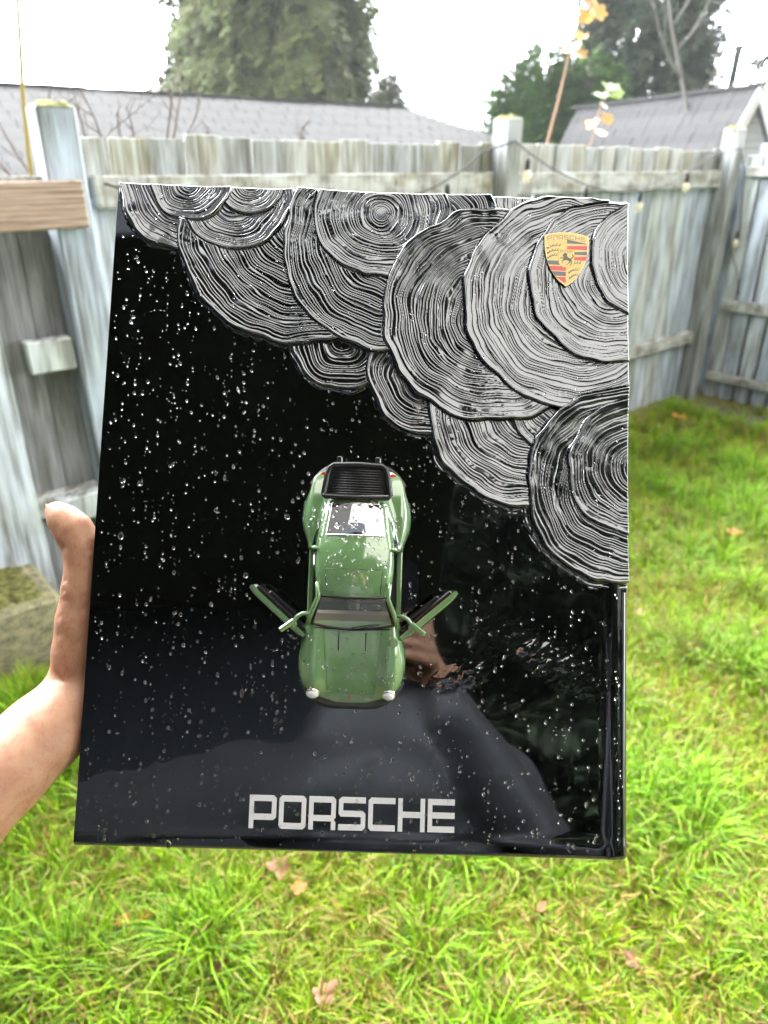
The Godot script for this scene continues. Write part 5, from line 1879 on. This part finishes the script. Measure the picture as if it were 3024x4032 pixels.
	for e in [["tan_leaf", -0.255, -1.235, 1.3, "pale pink brown fallen leaf in the grass just below the painting"], ["orange_leaf", -0.55, -1.10, 1.2, "bright orange fallen leaf, larger of the pair under the painting"], ["orange_leaf", -0.60, -1.09, 0.9, "bright orange fallen leaf, smaller of the pair under the painting"],
		["brown_leaf", -0.80, -1.05, 1.4, "dark red brown fallen leaf in the long grass at the near left"], ["orange_leaf", -0.79, -1.15, 0.7, "small orange fallen leaf under the forearm"], ["brown_leaf", -0.86, -1.26, 1.1, "brown fallen leaf beside the forearm"], ["tan_leaf", 0.15, -1.14, 1.2, "tan fallen leaf hidden in grass under the white letters"],
		["tan_leaf", 0.36, -1.12, 0.9, "small tan fallen leaf right of the middle in the long grass"], ["brown_leaf", 0.25, -0.94, 1.1, "brown fallen leaf on a gap in the grass at the bottom right"], ["brown_leaf", -0.36, -0.97, 1.2, "curled brown fallen leaf near the lower edge of the picture"], ["brown_leaf", 1.06, -2.07, 1.5, "brown fallen leaf right of the painting on short grass"],
		["orange_leaf", 1.65, -3.02, 1.7, "large orange fallen leaf in the middle of the lawn"], ["tan_leaf", 0.98, -2.34, 1.2, "tan fallen leaf close beside the edge of the painting"], ["orange_leaf", 1.98, -4.55, 2.4, "orange fallen leaf nearest the corner of the fences"], ["yellow_leaf", 2.02, -4.75, 2.2, "yellow fallen leaf by the gravel strip"],
		["brown_leaf", 0.80, -1.15, 1.0, "brown fallen leaf at the far right in the near grass"], ["tan_leaf", -0.13, -0.93, 1.1, "tan fallen leaf in the lower middle of the grass"], ["orange_leaf", -0.20, -1.17, 0.8, "small orange fallen leaf below the lettering"], ["brown_leaf", 0.54, -1.0, 0.9, "brown fallen leaf beside a dark gap in the grass"], ["yellow_leaf", -0.44, -1.2, 0.8, "yellow fallen leaf under the corner of the painting"]]:
		var l := obj("fallen_leaf", leaf_mesh(r, 0.025 * e[3]), M[e[0]])
		place(l, Vector3(e[1], 0.068, e[2]), Vector3(r.randf_range(-0.2, 0.7), r.randf() * TAU, r.randf_range(-0.3, 0.3)))
		tag(l, e[4], "leaf", "leaves fallen on the lawn")
		n += 1


func leaf_mesh(r: RandomNumberGenerator, size: float) -> ArrayMesh:   # a lobed leaf, cupped and a little twisted
	var st := begin()
	var ring := []
	var twist := r.randf_range(-0.5, 0.5)
	for k in 20:
		var a := TAU * k / 20.0
		var rad := (0.62 + 0.38 * absf(cos(a * 2.5))) * (1.0 - 0.25 * cos(a)) * r.randf_range(0.85, 1.1)
		var p := Vector2(cos(a), sin(a)) * rad
		ring.append(Vector3(p.x, 0.35 * rad * rad + twist * p.x * p.y * 0.6 - 0.15 * absf(p.y), p.y) * size)
	for k in 20:
		tri(st, Vector3(0, 0.02 * size, 0), ring[(k + 1) % 20], ring[k])
	var tail := Vector3(-1.5, 0.1, 0.1) * size
	tri(st, ring[10] + Vector3(0, 0, 0.03) * size, ring[10] - Vector3(0, 0, 0.03) * size, tail)
	return done(st)


# ---------------------------------------------------------------- rain
func drop_set(called: String, label: String, list: Array, xf: Transform3D) -> void:
	var m := MultiMesh.new()
	m.transform_format = MultiMesh.TRANSFORM_3D
	m.mesh = lathe([Vector2(0.0, 0.0), Vector2(0.9, 0.0), Vector2(1.0, 0.10), Vector2(0.96, 0.28), Vector2(0.80, 0.47), Vector2(0.52, 0.61), Vector2(0.24, 0.67), Vector2(0.0, 0.685)], 14)
	m.instance_count = list.size()
	for i in list.size():
		var e: Array = list[i]   # place, radius across, radius along y, normal
		var z: Vector3 = e[3]
		var y := (Vector3.UP - z * z.y).normalized()
		var x := y.cross(z)
		var slant: float = e[4] if e.size() > 4 else 0.0
		var yy := (y + x * slant).normalized()
		var xx := yy.cross(z)
		m.set_instance_transform(i, Transform3D(Basis(xx * e[1], z * e[1], -yy * e[2]), e[0]))
	var o := MultiMeshInstance3D.new()
	o.name = called
	o.multimesh = m
	o.material_override = M.water
	o.transform = xf
	add_child(o)
	tag(o, label, "raindrops", "", "stuff")


func build_raindrops() -> void:
	var r := RandomNumberGenerator.new()
	r.seed = 99
	var on_board := []
	var on_paste := []
	var car_at := Vector2(-0.0042, -0.060)
	for i in 2600:
		var p := Vector2(r.randf_range(-PW + 0.004, PW - 0.004), r.randf_range(-PH + 0.003, PH - 0.004))
		var n := 1 if r.randf() < 0.82 else r.randi_range(2, 3)
		for k in n:
			var size := 0.00028 + 0.00102 * pow(r.randf(), 2.3)
			if r.randf() < 0.02:
				size *= 1.7
			if k > 0:
				p += Vector2(r.randf_range(-0.001, 0.001), -r.randf_range(0.0025, 0.007))
			if absf(p.y) > PH - 0.003:
				continue
			var q := (p - car_at) * 1000.0
			var long := r.randf_range(0.95, 1.45) if r.randf() < 0.93 else r.randf_range(1.6, 2.4)
			var z := relief_at(p.x, p.y)
			if z < 0.0:
				if absf(q.x) < soft(q.y, WIDTH) + 1.0 and q.y > -90 and q.y < 93:
					continue
				var w := size * (0.85 if long > 1.5 else 1.0)
				var high := 0.00072 if absf(p.x) < 0.0765 and p.y < -0.2125 and p.y > -0.238 else 0.0
				var e := 0.0006
				var nn := Vector3(panel_z(p.x - e, p.y) - panel_z(p.x + e, p.y), panel_z(p.x, p.y - e) - panel_z(p.x, p.y + e), 2.0 * e).normalized()
				on_board.append([Vector3(p.x, p.y, panel_z(p.x, p.y) + 0.00003 + high), w, w * long, nn, r.randf_range(-0.25, 0.25)])
			else:
				var s := size * 0.7
				if i % 2 == 0:
					continue
				on_paste.append([Vector3(p.x, p.y, z + 0.0001 + (0.0045 if Vector2(p.x - 0.1527, p.y - 0.2018).length() < 0.018 else 0.0)), s, s * minf(long, 1.3), Vector3(0, 0, 1)])
	drop_set("raindrops", "clear raindrops beaded over the flat black resin", on_board, panel_xf)
	drop_set("raindrops_on_swirls", "raindrops clinging to the combed black clouds and the crest", on_paste, panel_xf)
	var list := []
	for i in 700:
		var x := r.randf_range(-38, 38)
		var y := r.randf_range(-80, 62)
		var z := car_z(x, y)
		if z < 0 or (y > -30 and y < -5):
			continue
		var e := 0.4
		var nn := Vector3(car_z(x - e, y) - car_z(x + e, y), car_z(x, y - e) - car_z(x, y + e), 2.0 * e)
		if nn.z <= 0 or absf(nn.x) > 1.2 or absf(nn.y) > 1.2:
			continue
		var size := 0.00030 + 0.0011 * pow(r.randf(), 3.0)
		if i % 70 == 0:
			size = 0.0019
		list.append([mm(x, y, z + (0.8 if y > 36 and absf(x) < 19 else 0.38)), size, size * r.randf_range(0.95, 1.7), nn.normalized(), r.randf_range(-0.2, 0.2)])
	drop_set("raindrops_on_car", "raindrops beaded on the green toy car", list, panel_xf * Transform3D(Basis(), Vector3(-0.0042, -0.060, 0.0002)))
